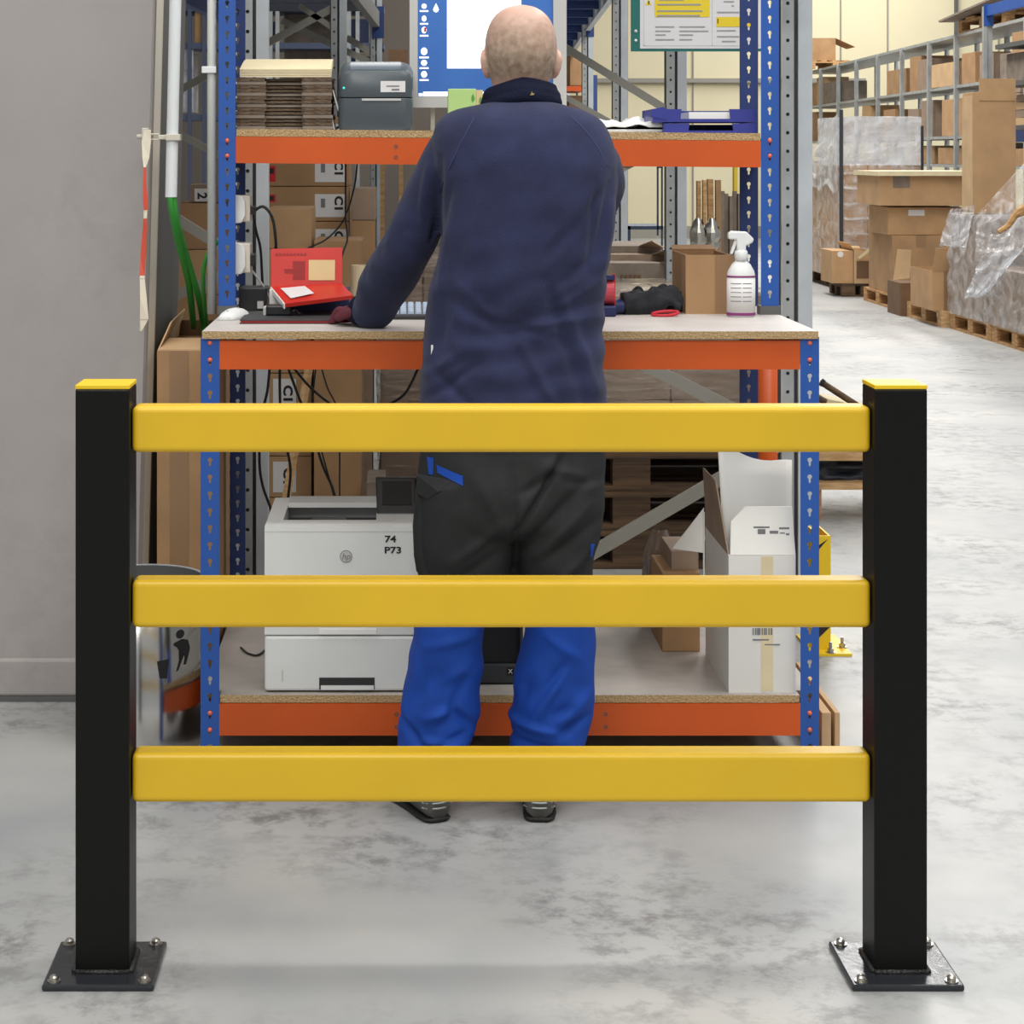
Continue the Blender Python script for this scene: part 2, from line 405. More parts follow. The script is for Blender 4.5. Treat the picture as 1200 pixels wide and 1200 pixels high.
mb = MB(); mb.rings([[(cx_(z, -.5), YC+.004, z), (cx_(z, 5.5), YC+.03, z), (cx_(z, 5.5), YC+.05, z), (cx_(z, -.5), YC+.05, z)] for z in (.118, zt)])
part('corner_strip', mb, 'beige_plastic', col)
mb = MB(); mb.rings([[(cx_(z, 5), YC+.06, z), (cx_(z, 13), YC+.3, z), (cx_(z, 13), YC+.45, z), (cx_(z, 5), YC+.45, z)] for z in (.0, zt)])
part('side_shade', mb, 'galv_dark', col)  # solid dark piece gives the shade on the column's side

# ------------------------------------------------------------------ perforated steel posts
def keyhole(r=.0058, w=.0028, drop=.013):
    def rad(t):
        c, s_ = math.cos(t), math.sin(t); best = 0
        # circle centred at (0, .004), slot below
        oy = .004; bq = -2*s_*oy; cq = oy*oy-r*r; disc = bq*bq-4*cq
        if disc > 0: best = max(best, (-bq+math.sqrt(disc))/2)
        if s_ < 0:
            k = min(drop/abs(s_), w/abs(c) if abs(c) > 1e-6 else 9); best = max(best, k)
        return best
    return rad
def roundhole(r):
    return lambda t: r
def perf(mb, o, u, v, wd, z0, z1, pitch, phase, rad, hx=None, thick=.002, n=20, mi=0):
    """perforated strip: o origin, u across, v up (unit vectors); holes at z = phase + k*pitch"""
    o = Vector(o); u = Vector(u); v = Vector(v); nrm = u.cross(v)*-1
    hx = wd/2 if hx is None else hx
    k = math.ceil((z0+pitch*.5-phase)/pitch); z = z0; cells = []
    while phase+(k+.5)*pitch <= z1:
        c = phase+k*pitch; cells.append((c-pitch/2, c+pitch/2)); k += 1
    if not cells:
        return
    def quad(a, b):
        mb.add([o+v*a, o+u*wd+v*a, o+u*wd+v*b, o+v*b], [(0, 1, 2, 3)], mi)
    if cells[0][0] > z0+1e-5: quad(z0, cells[0][0])
    if cells[-1][1] < z1-1e-5: quad(cells[-1][1], z1)
    cor = [math.atan2(sy*pitch/2, sx) for sx, sy in ((wd-hx, 1), (-hx, 1), (-hx, -1), (wd-hx, -1))]
    ang = sorted(set([round(-math.pi+2*math.pi*i/n, 5) for i in range(n)]+[round(a, 5) for a in cor]))
    for a, b in cells:
        c = (a+b)/2; ctr = o+u*hx+v*c; inn = []; out = []
        for t in ang:
            cs, sn = math.cos(t), math.sin(t)
            kx = ((wd-hx)/cs if cs > 0 else -hx/cs) if abs(cs) > 1e-6 else 9; ky = (pitch/2)/abs(sn) if abs(sn) > 1e-6 else 9
            out.append(ctr+u*cs*min(kx, ky)+v*sn*min(kx, ky)); r = rad(t); inn.append(ctr+u*cs*r+v*sn*r)
        m = len(ang); back = [p+nrm*thick for p in inn]
        mb.add(out+inn+back, [(i, (i+1) % m, m+(i+1) % m, m+i) for i in range(m)]+[(m+i, m+(i+1) % m, 2*m+(i+1) % m, 2*m+i) for i in range(m)], mi)
KH = keyhole()
def lpost(parent, x0, x1, y, z0, z1, outer, phase, m='blue', label=None, rivets=(), depth=.04):
    """angle-section post, front flange in the plane y, side flange on the outer edge"""
    mb = MB(); t = .0022
    perf(mb, (x0, y, 0), (1, 0, 0), (0, 0, 1), x1-x0, z0, z1, .042, phase, KH)
    xs = x0 if outer < 0 else x1
    perf(mb, (xs, y, 0), (0, 1, 0), (0, 0, 1), depth, z0, z1, .042, phase, KH)
    mb.add([(x0, y, z1), (x1, y, z1), (x1, y+t, z1), (x0, y+t, z1)], [(0, 1, 2, 3)])
    o = part('post', mb, m, parent, label=label)
    for z in rivets:
        k = round((z-phase)/.042)
        for kk in (k, k-1):
            part('rivet', MB().ball(((x0+x1)/2, y+.001, phase+kk*.042+.002), .0062, 10, 6), 'rivet_red', o, smooth=True)
    return o

# ------------------------------------------------------------------ safety barrier
YB = 3.685
bar = thing('safety_barrier', 'black and yellow steel safety barrier with three rails in front of the worker', 'barrier', (.19, YB+.05, 0))
for xa, xb in ((-.612, -.510), (.889, .9885)):
    c = (xa+xb)/2
    po = part('post', MB().box(xa, xb, YB, YB+.1, .012, 1.108), 'barrier_black', bar, bevel=.004)
    part('cap', MB().box(xa, xb, YB-.0005, YB+.1, 1.1075, 1.1155), 'cap_yellow', po, bevel=.0015, label='yellow cap')
    part('base_plate', MB().box(c-.104, c+.104, YB-.056, YB+.150, 0, .012), 'barrier_plate', po, bevel=.004)
    mb = MB()
    for (p, q) in (((xa, YB-.002), (xb, YB-.002)), ((xa, YB+.102), (xb, YB+.102)), ((xa-.002, YB), (xa-.002, YB+.1)), ((xb+.002, YB), (xb+.002, YB+.1))):
        mb.tube([(p[0], p[1], .014), (q[0], q[1], .014)], .0055, 6)
    part('weld', mb, 'weld', po, smooth=True)
    for sx in (-1, 1):
        for sy in (-.038, .132):
            q = (c+sx*.084, YB+sy)
            mb = MB().lathe([(.0125, .012), (.0125, .0145), (.0085, .0146), (.0085, .0205), (.006, .0235), (.002, .025)], (q[0], q[1], 0), 12)
            part('bolt', mb, 'steel', po, smooth=False, label='bright steel bolt')
for z0, z1 in ((.985, 1.0725), (.6535, .7435), (.3235, .4165)):
    part('rail', MB().box(-.5085, .8875, YB+.02, YB+.08, z0, z1), 'barrier_yellow', bar, bevel=.011, seg=4, label='yellow rail')

# ------------------------------------------------------------------ packing workbench
YD, YU, YR = 4.90, 5.40, 5.70
wb = thing('packing_workbench', 'blue and orange steel packing workbench with chipboard worktop, lower shelf and upper shelf', 'workbench', (.27, 5.3, 0))
ZT = 1.107
lpost(wb, -.5006, -.4537, YD, 0, 1.092, -1, .025, rivets=(1.06, .15))
lpost(wb, .997, 1.0439, YD, 0, 1.092, 1, .025, rivets=(1.06, .15))
lpost(wb, -.497, -.452, YR, 0, 2.5, -1, .03, 'blue_dark', 'dark blue rear post')
lpost(wb, .983, 1.037, YR, 0, 2.5, 1, .03, 'blue_dark', 'dark blue rear post')
lpost(wb, -.502, -.455, YU, ZT+.022, 2.5, -1, .03, rivets=(1.58,))
lpost(wb, .990, 1.0395, YU, ZT+.022, 2.5, 1, .03, rivets=(1.575,))
for xa, xb in ((-.505, -.452), (.987, 1.043)):
    part('post_foot', MB().box(xa, xb, YU-.004, YU+.045, ZT, ZT+.024), 'galv_dark', wb)
def beam(y, x0, x1, z0a, z1a, drop=0, m='orange', face=1):
    mb = MB(); lip = .008
    def prof(x, dz):
        t = .035*face
        return [(x, y, z0a+dz), (x, y+t, z0a+dz), (x, y+t, z1a-.018+dz), (x, y+lip*face*1.2, z1a-.016+dz), (x, y+lip*face*1.2, z1a+dz), (x, y, z1a+dz)]
    mb.rings([prof(x0, 0), prof(x1, -drop)])
    b = part('beam', mb, m, wb)
    for k in (.305, .665):
        if y in (YD, YU):
            x = x0+(x1-x0)*k
            for zz in (.28, .68):
                part('hole', MB().lathe([(.0032, 0), (.0045, .001)], (0, 0, 0), 10), 'black_plastic', b) if False else None
                mbh = MB(); c = Vector((x, y-.0006, z0a+(z1a-z0a)*zz-drop*k))
                mbh.rings([[c+Vector((r*math.cos(t), d, r*math.sin(t))) for t in [2*math.pi*i/10 for i in range(10)]] for r, d in ((.0052, .0006), (.0052, -.0008), (.0034, -.0009), (.003, .0006))], cap=False)
                part('eyelet', mbh, 'galv_dark', b)
    return b
beam(YD+.001, -.4535, .9968, 1.011, 1.083); beam(YD, -.4535, .9968, .097, .176)
bu = beam(YU, -.4545, .9898, 1.524, 1.597, .012)
beam(YR+.035, -.452, .983, 1.011, 1.083, face=-1); beam(YR+.035, -.452, .983, .097, .176, face=-1); beam(YR+.035, -.452, .983, 1.524, 1.597, .012, face=-1)
for xx in (-.494, 1.005):
    for z0, z1, ya in ((1.02, 1.083, YD+.045), (.1, .17, YD+.045), (1.53, 1.592, YU+.045)):
        part('end_beam', MB().box(xx, xx+.03, ya, YR-.001, z0, z1), 'orange', wb)
def board(name, x0, x1, y0, y1, z0, z1, mtop, drop=0, label=None):
    mb = MB(); mb.hexa([(x0, y0, z0), (x1, y0, z0-drop), (x1, y1, z0-drop), (x0, y1, z0)], [(x0, y0, z1), (x1, y0, z1-drop), (x1, y1, z1-drop), (x0, y1, z1)])
    mb.m = [1]*5+[0]
    return part(name, mb, [mtop, 'chipboard'], wb, label=label)
board('worktop', -.496, 1.040, YD-.008, YR+.03, 1.088, ZT, 'laminate', label='pale laminated chipboard worktop')
mb = MB()
mb.box(-.4525, .9955, YD+.004, YD+.046, .178, .197, 1, 0); mb.box(-.4975, 1.0405, YD+.046, YR-.003, .178, .197, 1, 0); mb.box(-.4505, .981, YR-.003, YR+.03, .178, .197, 1, 0)
part('lower_shelf', mb, ['laminate_worn', 'chipboard'], wb, label='worn chipboard lower shelf')
ZS = 1.618
board('upper_shelf', -.4535, .9885, YU+.001, YR+.03, 1.598, ZS, 'laminate', .012, label='chipboard upper shelf')
# gusset under the upper beam
part('gusset', MB().prism([(X(728, YU), YU+.01, 1.523), (X(750, YU), YU+.01, 1.5225), (X(728, YU), YU+.01, 1.495)], (0, .02, 0)), 'brace', wb)
def zs(x): return ZS-.012*(x+.4545)/1.444

# ------------------------------------------------------------------ cartons
def carton(label, x0, x1, y0, y1, z0, z1, m='card', tape='tape', group=None, cat='box', name='cardboard_carton', openflaps=(), lab=None, inner=True, tape_at=.5, tapew=.05, rot=0):
    """closed or open cardboard carton; openflaps: subset of 'lrfb' lists flaps standing/hanging open"""
    cx0 = ((x0+x1)/2, (y0+y1)/2, z0); t = thing(name, label, cat, cx0, group)
    if not openflaps:
        part('body', MB().box(x0, x1, y0, y1, z0, z1), m, t, bevel=.003)
        if tape:
            xm = x0+(x1-x0)*tape_at; e = .0012
            mb = MB(); mb.box(xm-tapew/2, xm+tapew/2, y0-e, y1+e, z1-.0005, z1+e); mb.box(xm-tapew/2, xm+tapew/2, y0-e, y0, z1-min(.12, (z1-z0)*.45), z1+e)
            part('packing_tape', mb, tape, t)
    else:
        e = .005; mb = MB()
        mb.box(x0, x1, y0, y0+e, z0, z1); mb.box(x0, x1, y1-e, y1, z0, z1); mb.box(x0, x0+e, y0+e, y1-e, z0, z1); mb.box(x1-e, x1, y0+e, y1-e, z0, z1); mb.box(x0+e, x1-e, y0+e, y1-e, z0, z0+e)
        part('body', mb, m, t)
        if tape:
            xm = x0+(x1-x0)*tape_at
            part('packing_tape', MB().box(xm-tapew/2, xm+tapew/2, y0-.0015, y0, z0, z1), tape, t)
        for f, ln, dx, dz in openflaps:
            # f side, flap length, outward part, upward part
            if f == 'l': a, b, d = (x0, y0, z1), (x0, y1, z1), Vector((-dx*ln, 0, dz*ln))
            if f == 'r': a, b, d = (x1, y0, z1), (x1, y1, z1), Vector((dx*ln, 0, dz*ln))
            if f == 'f': a, b, d = (x0, y0, z1), (x1, y0, z1), Vector((0, -dx*ln, dz*ln))
            if f == 'b': a, b, d = (x0, y1, z1), (x1, y1, z1), Vector((0, dx*ln, dz*ln))
            a = Vector(a); b = Vector(b); ins = (b-a)*.03
            nrm = (b-a).cross(d).normalized()*.004
            part('flap', MB().prism([a, b, b+d-ins, a+d+ins], nrm), m, t)
    if lab:
        for (lx0, lx1, lz0, lz1, lm) in lab:
            part('paper_label', MB().box(lx0, lx1, y0-.0016, y0-.0004, lz0, lz1), lm, t)
    if rot: t.rotation_euler.z = rot
    return t

# ------------------------------------------------------------------ things on the worktop
c = carton('small open brown carton on the worktop beside the white spray bottle', .786, .912, 5.42, 5.69, ZT, 1.27, 'card_b', openflaps=(('b', .05, .9, .2),), tape_at=.87, tapew=.055)
# spray bottle
sx, sy = .924, 5.335
sp = thing('spray_bottle', 'white spray bottle with purple lined label on the worktop', 'bottle', (sx, sy, ZT))
def squash(mb, c, kx, ky):
    for v in mb.v: v.x = c[0]+(v.x-c[0])*kx; v.y = c[1]+(v.y-c[1])*ky
    return mb
part('bottle_body', squash(MB().lathe([(.034, 0), (.0385, .004), (.0385, .112), (.036, .124), (.026, .142), (.016, .152), (.0145, .165)], (sx, sy, ZT), 28), (sx, sy), 1, .7), 'white_plastic', sp, smooth=True)
lb = part('bottle_label', squash(MB().lathe([(.0389, .014), (.0389, .104)], (sx, sy, ZT), 28), (sx, sy), 1, .7), 'label_white', sp, smooth=True)
part('label_stripe', squash(MB().lathe([(.0393, .107), (.0393, .112)], (sx, sy, ZT), 28), (sx, sy), 1, .7), 'purple', sp)
part('label_stripe', squash(MB().lathe([(.0393, .004), (.0393, .012)], (sx, sy, ZT), 28), (sx, sy), 1, .7), 'purple', sp)
mb = MB()
for k in range(5):
    zz = ZT+.09-.012*k
    for a0, a1 in ((-.9, -.1), (0, .7)):
        mb.grid(lambda u, v: (sx+.0393*math.sin(a0+(a1-a0)*u), sy-.0393*.7*math.cos(a0+(a1-a0)*u), zz+.0022*v), 6, 1)
part('print_line', mb, 'ink_grey', lb, kind='stuff')
hz = ZT+.165
part('collar', MB().lathe([(.017, -.012), (.018, 0), (.018, .012), (.014, .016)], (sx, sy, hz), 18), 'white_plastic', sp, smooth=True)
mb = MB().prism([(sx-.036, sy-.012, hz+.046), (sx-.036, sy-.012, hz+.062), (sx-.028, sy-.012, hz+.068), (sx+.014, sy-.012, hz+.066), (sx+.034, sy-.012, hz+.046), (sx+.03, sy-.012, hz+.036), (sx+.012, sy-.012, hz+.028), (sx+.012, sy-.012, hz+.01), (sx-.012, sy-.012, hz+.01), (sx-.014, sy-.012, hz+.044)], (0, .024, 0))
part('spray_head', mb, 'white_plastic', sp, bevel=.004)
part('trigger', MB().prism([(sx-.018, sy-.006, hz+.044), (sx-.026, sy-.006, hz+.02), (sx-.03, sy-.006, hz+.006), (sx-.024, sy-.006, hz+.006), (sx-.018, sy-.006, hz+.02), (sx-.010, sy-.006, hz+.044)], (0, .012, 0)), 'white_plastic', sp)
# gloves
def glove(label, c, ang, m, flip=1):
    g = thing('work_glove', label, 'glove', (c[0], c[1], ZT)); R = Matrix.Rotation(ang, 4, 'Z'); mb = MB()
    def T(p): return Vector((c[0], c[1], ZT))+(R @ Vector(p))
    mb.tube([T((-.06, 0, .02)), T((-.02, 0, .022)), T((.02, 0, .024)), T((.045, 0, .02))], [.030, .034, .036, .026], 10, smooth=3)
    for k, (yy, ln, up) in enumerate(((-.03, .05, .004), (-.01, .062, .016), (.012, .06, .01), (.03, .046, .004))):
        mb.tube([T((.03, yy*.9, .02)), T((.05+ln*.4, yy, .026+up)), T((.045+ln, yy*1.1, .014+up*.4))], [.012, .0115, .009], 8, smooth=3)
    mb.tube([T((-.02, -.028*flip, .02)), T((.01, -.052*flip, .02)), T((.035, -.058*flip, .014))], [.013, .012, .009], 8, smooth=3)
    h = part('hand_part', mb, m, g); bake(h, [('REMESH', dict(mode='VOXEL', voxel_size=.004)), ('SMOOTH', dict(iterations=3, factor=.5))])
    displace(h, lambda p, n: .009*noise.noise(p*34))
    for v in h.data.vertices: v.co.z *= 1.25+.5*noise.noise((v.co+wloc(h))*18)
    for v in h.data.vertices: v.co.z = max(v.co.z, .0015)
    mb = MB()
    mb.rings([[T((-.06-.03*k, (.03+.008*k)*math.cos(t), .022+(.02+.002*k)*math.sin(t))) for t in [2*math.pi*i/14 for i in range(14)]] for k in (0, .5, 1)], cap=False)
    part('cuff', mb, 'navy', g, smooth=True)
    return g
g1 = glove('black work glove lying crumpled against the small open carton', (X(778, 5.5), 5.52, ZT), math.radians(175), 'glove_black')
g2 = glove('dark work glove with blue cuff lying nearer the worker', (X(752, 5.44), 5.42, ZT), math.radians(10), 'glove_black', -1)
loop = []
for i in range(13):
    a = 2*math.pi*i/12; loop.append((X(782, 5.3)+.036*math.cos(a), 5.34+.02*math.sin(a), ZT+.008+.005*math.sin(a+.6)))
part('cloth_strap', MB().tube(loop, .0045, 8), 'red_cuff', None, smooth=True, label='small red looped strap lying in front of the black gloves', cat='strap', org=(X(782, 5.3), 5.34, ZT))
# tape dispenser partly behind the worker
YT = 5.35; tx0, tx1 = X(690, YT), X(721, YT)
td = thing('tape_dispenser', 'red and navy packing tape dispenser standing right of the worker', 'tape dispenser', ((tx0+tx1)/2, YT, ZT))
part('base', MB().box(tx0, tx1, YT-.03, YT+.06, ZT, ZT+.03), 'navy', td, bevel=.005)
part('tape_roll', MB().rings([[( tx0+.004+k*(tx1-tx0-.008), YT+.015+.038*math.cos(t), ZT+.068+.038*math.sin(t)) for t in [2*math.pi*i/24 for i in range(24)]] for k in (0, 1)]), 'pink_red', td)
part('side_plate', MB().box(tx1-.003, tx1, YT-.005, YT+.035, ZT+.03, ZT+.115), 'red_card', td, bevel=.001)
part('blade_guard', MB().box(tx0, tx1-.003, YT-.02, YT+.0, ZT+.10, ZT+.112), 'navy', td)
# dark folder, scanner, mouse
fo = thing('document_folder', 'flat dark grey folder lying on the left of the worktop', 'folder', (X(335, 5.3), 5.25, ZT))
mbf = MB(); fx0, fx1, fy0, fy1 = X(281, 5.1), X(391, 5.1), 5.10, 5.38
mbf.box(fx0, fx1, fy0, fy1, ZT+.0085, ZT+.0115); mbf.box(fx0, fx1, fy0, fy1, ZT, ZT+.0025)
part('cover', mbf, 'dark_grey', fo)
part('paper_block', MB().box(fx0+.002, fx1-.002, fy0+.002, fy1-.002, ZT+.0025, ZT+.0085), 'red_dark', fo, label='dark red page edges')
zf = ZT+.0115; scx = X(328, 5.25)
hs = thing('hand_scanner', 'small black handheld device lying on the dark folder', 'scanner', (scx, 5.24, zf))
part('housing', MB().box(scx-.035, scx+.032, 5.22, 5.27, zf, zf+.028), 'black_plastic', hs, bevel=.005)
part('end_cap', MB().box(scx-.043, scx-.035, 5.225, 5.265, zf, zf+.024), 'silver', hs, bevel=.002)
part('cord', MB().tube([(scx+.032, 5.24, zf+.016), (scx+.042, 5.235, zf+.02), (scx+.05, 5.23, zf+.008), (scx+.056, 5.225, zf+.005)], .004, 8, smooth=3), 'black_plastic', hs, smooth=True)
mxc = X(277, 5.33)
ms = thing('computer_mouse', 'white plastic mouse at the left end of the worktop', 'mouse', (mxc, 5.42, ZT))
rs = []
for k in range(9):
    u = k/8; hw = .032*math.sin(math.pi*(.12+.76*u))**.5; hh = .03*math.sin(math.pi*(.1+.75*u))**.6
    rs.append([(mxc-.02+.04*u+hw*math.cos(t), 5.2+.11*u, ZT+.0005+max(0, hh*math.sin(t))) for t in [math.pi*i/8 for i in range(9)]])
part('shell', MB().rings(rs), 'white_plastic', ms, smooth=True)
part('wheel', MB().ball((mxc-.014, 5.222, ZT+.020), .005, 8, 6), 'dark_grey', ms)
# blue box and red opened card pack on it
YE = 5.36
bx = thing('small_box', 'low blue and white cardboard box under the red opened card pack', 'box', (X(362, YE), YE+.04, ZT))
part('white_side', MB().box(X(315, YE), X(346, YE), YE+.022, YE+.13, ZT, 1.178), 'white_box', bx, bevel=.002)
part('blue_side', MB().box(X(346, YE)+.0005, X(409, YE), YE+.022, YE+.13, ZT, 1.178), 'navy', bx, bevel=.002)
rc = thing('card_pack', 'red opened card pack with white address windows propped on the blue box', 'envelope pack', (X(358, YE), YE+.05, 1.18))
xa, xb = X(316, YE), X(400, YE)
za, zb = Z(337, YE), Z(293, YE)
part('back_panel', MB().hexa([(xa, YE+.055, za), (xb, YE+.055, za), (xb, YE+.07, za), (xa, YE+.07, za)], [(xa-.001, YE+.075, zb-.001), (xb, YE+.075, zb+.003), (xb, YE+.09, zb+.003), (xa-.001, YE+.09, zb-.001)]), 'red_card', rc)
def onback(u0, u1, v0, v1, e=.0015):
    def q(u, v): return Vector((xa+(xb-xa)*u, YE+.055+.02*v-e, za+(zb-za)*v))
    return MB().add([q(u0, v0), q(u1, v0), q(u1, v1), q(u0, v1)], [(0, 1, 2, 3)])
mbw = onback(.53, .90, .16, .70, .002)
part('address_window', mbw, 'tan_card', rc)
mb = MB()
for k in range(12):
    mb2 = onback(.30+.02*random.random()-(.12 if k in (4, 5, 6) else 0), .48, .18+.042*k, .205+.042*k); mb.add(mb2.v, mb2.f)
for k in range(9):
    mb2 = onback(.06+.05*k, .095+.05*k, .82, .88); mb.add(mb2.v, mb2.f)
part('printed_mark', mb, 'red_dark', rc, kind='stuff')
# sloping front flap
fl = [P(318, 336, YE+.05), P(400, 332, YE+.05), P(414, 346, 5.22), P(334, 356, 5.20)]
part('front_flap', MB().prism(fl, (0, .003, -.010)), 'red_card', rc)
def onfl(u, v, e=.002):
    return fl[0].lerp(fl[1], u).lerp(fl[3].lerp(fl[2], u), v)+Vector((0, -e, e))
part('address_sticker', MB().add([onfl(.10, .15), onfl(.46, .1), onfl(.50, .62), onfl(.13, .78)], [(0, 1, 2, 3)]), 'label_white', rc)
part('page_edge', MB().prism([fl[0]+Vector((-.003, 0, 0)), fl[0], fl[3], fl[3]+Vector((-.003, 0, 0))], (0, .003, -.014)), 'white_paper', rc)
part('support_leaf', MB().hexa([(xa+.002, YE+.03, 1.178), (xb-.03, YE+.03, 1.178), (xb-.03, YE+.12, 1.178), (xa+.002, YE+.12, 1.178)], [(xa+.002, YE+.05, za), (xb-.03, YE+.05, za), (xb-.03, YE+.12, za), (xa+.002, YE+.12, za)]), 'red_card', rc)
# paper roll, small stand and black adapter
rx = X(424, 5.55)
pr = thing('paper_roll', 'cream paper roll standing on end behind the worker\'s hand', 'paper roll', (rx, 5.55, ZT))
part('paper', MB().lathe([(.031, 0), (.031, .128), (.012, .1281), (.012, .09)], (rx, 5.55, ZT), 24), 'card_cream', pr, smooth=False)
part('core', MB().lathe([(.0118, .001), (.0118, .1275), (.009, .1275), (.009, .1)], (rx, 5.55, ZT), 16), 'card_edge', pr)
ad = thing('power_adapter', 'black power adapter at the foot of the left rear post', 'adapter', (X(297, 5.5), 5.5, ZT))
part('housing', MB().box(X(280, 5.5), X(313, 5.5), 5.5, 5.6, ZT, Z(337, 5.5)), 'black_plastic', ad, bevel=.004)
part('plug', MB().box(X(302, 5.5), X(309, 5.5), 5.485, 5.5, ZT+.01, ZT+.03), 'silver', ad)
# keyboard
kx0, kx1 = -.075, .33; ky0, ky1 = 5.235, 5.375
kb = thing('keyboard', 'grey keyboard lying on the worktop in front of the worker', 'keyboard', ((kx0+kx1)/2, 5.3, ZT))
part('case', MB().hexa([(kx0, ky0, ZT), (kx1, ky0, ZT), (kx1, ky1, ZT), (kx0, ky1, ZT)], [(kx0, ky0, ZT+.012), (kx1, ky0, ZT+.012), (kx1, ky1, ZT+.034), (kx0, ky1, ZT+.034)]), 'dark_grey', kb, bevel=.003)
mb = MB()
for r in range(5):
    for k in range(19):
        x = kx0+.012+k*.0202; y = ky0+.014+r*.0235; z = ZT+.012+.022*(y-ky0)/(ky1-ky0)
        mb.hexa([(x, y, z), (x+.017, y, z), (x+.017, y+.019, z+.003), (x, y+.019, z+.003)], [(x+.002, y+.002, z+.006), (x+.015, y+.002, z+.006), (x+.015, y+.017, z+.009), (x+.002, y+.017, z+.009)])
part('keys', mb, 'blue_key', kb, kind='stuff')

# ------------------------------------------------------------------ things on the upper shelf
# pile of folded cardboard trays
YK = 5.43; n = 14
hk = (Z(90, YK)-ZS)/n
for k in range(n):
    j = random.uniform(-.003, .003); j2 = random.uniform(-.003, .003); z0 = zs(-.33)+k*hk; z1 = z0+hk-.0012
    xa, xm, xn, xb = X(277, YK)+j, X(311, YK)+j, X(354, YK)+j2, X(389, YK)+j2
    mb = MB(); y0 = YK+random.uniform(0, .006)
    mb.box(xa, xm, y0, YK+.24, z0, z1); mb.box(xm, xn, y0+.03, YK+.24, z0, z1-.002); mb.box(xn, xb, y0, YK+.24, z0, z1)
    pos = ['lowest', 'second from the bottom', 'third from the bottom', 'fourth from the bottom', 'fifth from the bottom', 'sixth from the bottom', 'seventh from the bottom', 'seventh from the top', 'sixth from the top', 'fifth from the top', 'fourth from the top', 'third from the top', 'second from the top', 'topmost'][k]
    part('folded_carton', mb, 'card_edge' if k % 3 else 'card_grey', None, label='folded brown cardboard blank, %s in the pile on the upper shelf' % pos, cat='folded carton', group='folded cartons piled on the upper shelf', org=((xa+xb)/2, YK+.12, z0))
zp = zs(-.33)+n*hk
mb = MB(); xa, xb = X(283, YK), X(388, YK)
sh = thing('cardboard_sheets', 'cream cardboard sheets tilted up on top of the folded carton pile', 'cardboard', ((xa+xb)/2, YK+.1, zp))
for k in range(4):
    mb = MB(); e = .004*k
    def fs(u, v, o=0): return (xa+(xb-xa)*u+.006*(1-v)*(1 if u < .5 else 0)-.012*(1-v)*(u < .01), YK+.012+.17*v, zp+.0005+.006*k+.036*math.sin(v*1.4)+o)
    mb.rings([[fs(0, v), fs(1, v), fs(1, v, .0045), fs(0, v, .0045)] for v in [i/10 for i in range(11)]])
    part('sheet', mb, 'card_cream', sh)
# label printer
lp0, lp1 = X(396, 5.43), X(484, 5.43); yl = 5.43; zl = zs(-.05)
lpz = lambda py: Z(py, yl)
lpt = thing('label_printer', 'dark grey label printer with white sticker on the upper shelf left of the monitor', 'label printer', ((lp0+lp1)/2, yl+.12, zl))
zu = lpz(114.5); zlt = lpz(71)
def lp_rings(z0, z1, rt, rb, slope):
    rs = []
    for dy, ins, dz in ((0, .020, slope), (.004, .010, slope*.86), (.012, .003, slope*.68), (.03, 0, slope*.4), (.055, 0, slope*.16), (.09, 0, 0), (.2, 0, 0), (.218, .006, .003), (.226, .018, .012)):
        x0, x1, zz1 = lp0+ins, lp1-ins, z1-dz; pts = []
        for cx_2, cz_2, r, a0 in ((x1-rt, zz1-rt, rt, 0), (x0+rt, zz1-rt, rt, 90), (x0+rb, z0+rb, rb, 180), (x1-rb, z0+rb, rb, 270)):
            for k in range(6):
                t = math.radians(a0+18*k); pts.append((cx_2+r*math.cos(t), yl+dy, cz_2+r*math.sin(t)))
        rs.append(pts)
    return rs
part('lower_case', MB().rings(lp_rings(zl, zu-.0015, .004, .012, 0)), 'label_printer', lpt, smooth=True)
part('cover', MB().rings(lp_rings(zu+.001, zlt, .032, .004, .032)), 'label_printer', lpt, smooth=True)
for nm_ in ('lower_case', 'cover'):
    e_ = bpy.data.objects[nm_].modifiers.new('split', 'EDGE_SPLIT'); e_.split_angle = math.radians(50)
wr = lp_rings(zu, zlt, .032, .004, .032); w_pts = []
part('cover_window', MB().rings([[(lp0+(lp1-lp0)*u, yl+dy-.0012, zlt-dz+.0012) for dy, dz in ((.005, .0268), (.012, .0218), (.03, .0128), (.055, .0052), (.09, .0), (.18, 0))] for u in (.40, .7, .99)] if False else [[(lp0+.034+(lp1-lp0-.068)*u, yl+dy, zlt-dz+.0012) for dy, dz in ((.006, .0262), (.012, .0218), (.03, .0128), (.055, .0052), (.09, .0), (.18, 0))] for u in (0, .5, 1)], cap=False, close=False), 'label_printer_top', lpt, smooth=True, label='paler glossy cover window')
part('label_slot', MB().box(X(424, yl), X(470, yl), yl-.0025, yl+.01, lpz(118), lpz(115.4)), 'printer_shade', lpt)
part('sticker', MB().box(X(446, yl), X(475, yl), yl-.0012, yl+.02, lpz(108), lpz(95)), 'label_white', lpt)
mb = MB(); mb.box(X(453, yl), X(468, yl), yl-.002, yl-.001, lpz(101.5), lpz(100.2)); mb.box(X(459, yl), X(468, yl), yl-.002, yl-.001, lpz(106), lpz(104))
part('sticker_print', mb, 'ink_grey', lpt)
part('status_light', MB().ball((X(403, yl), yl+.002, lpz(103)), .0032, 8, 6), 'led', lpt)
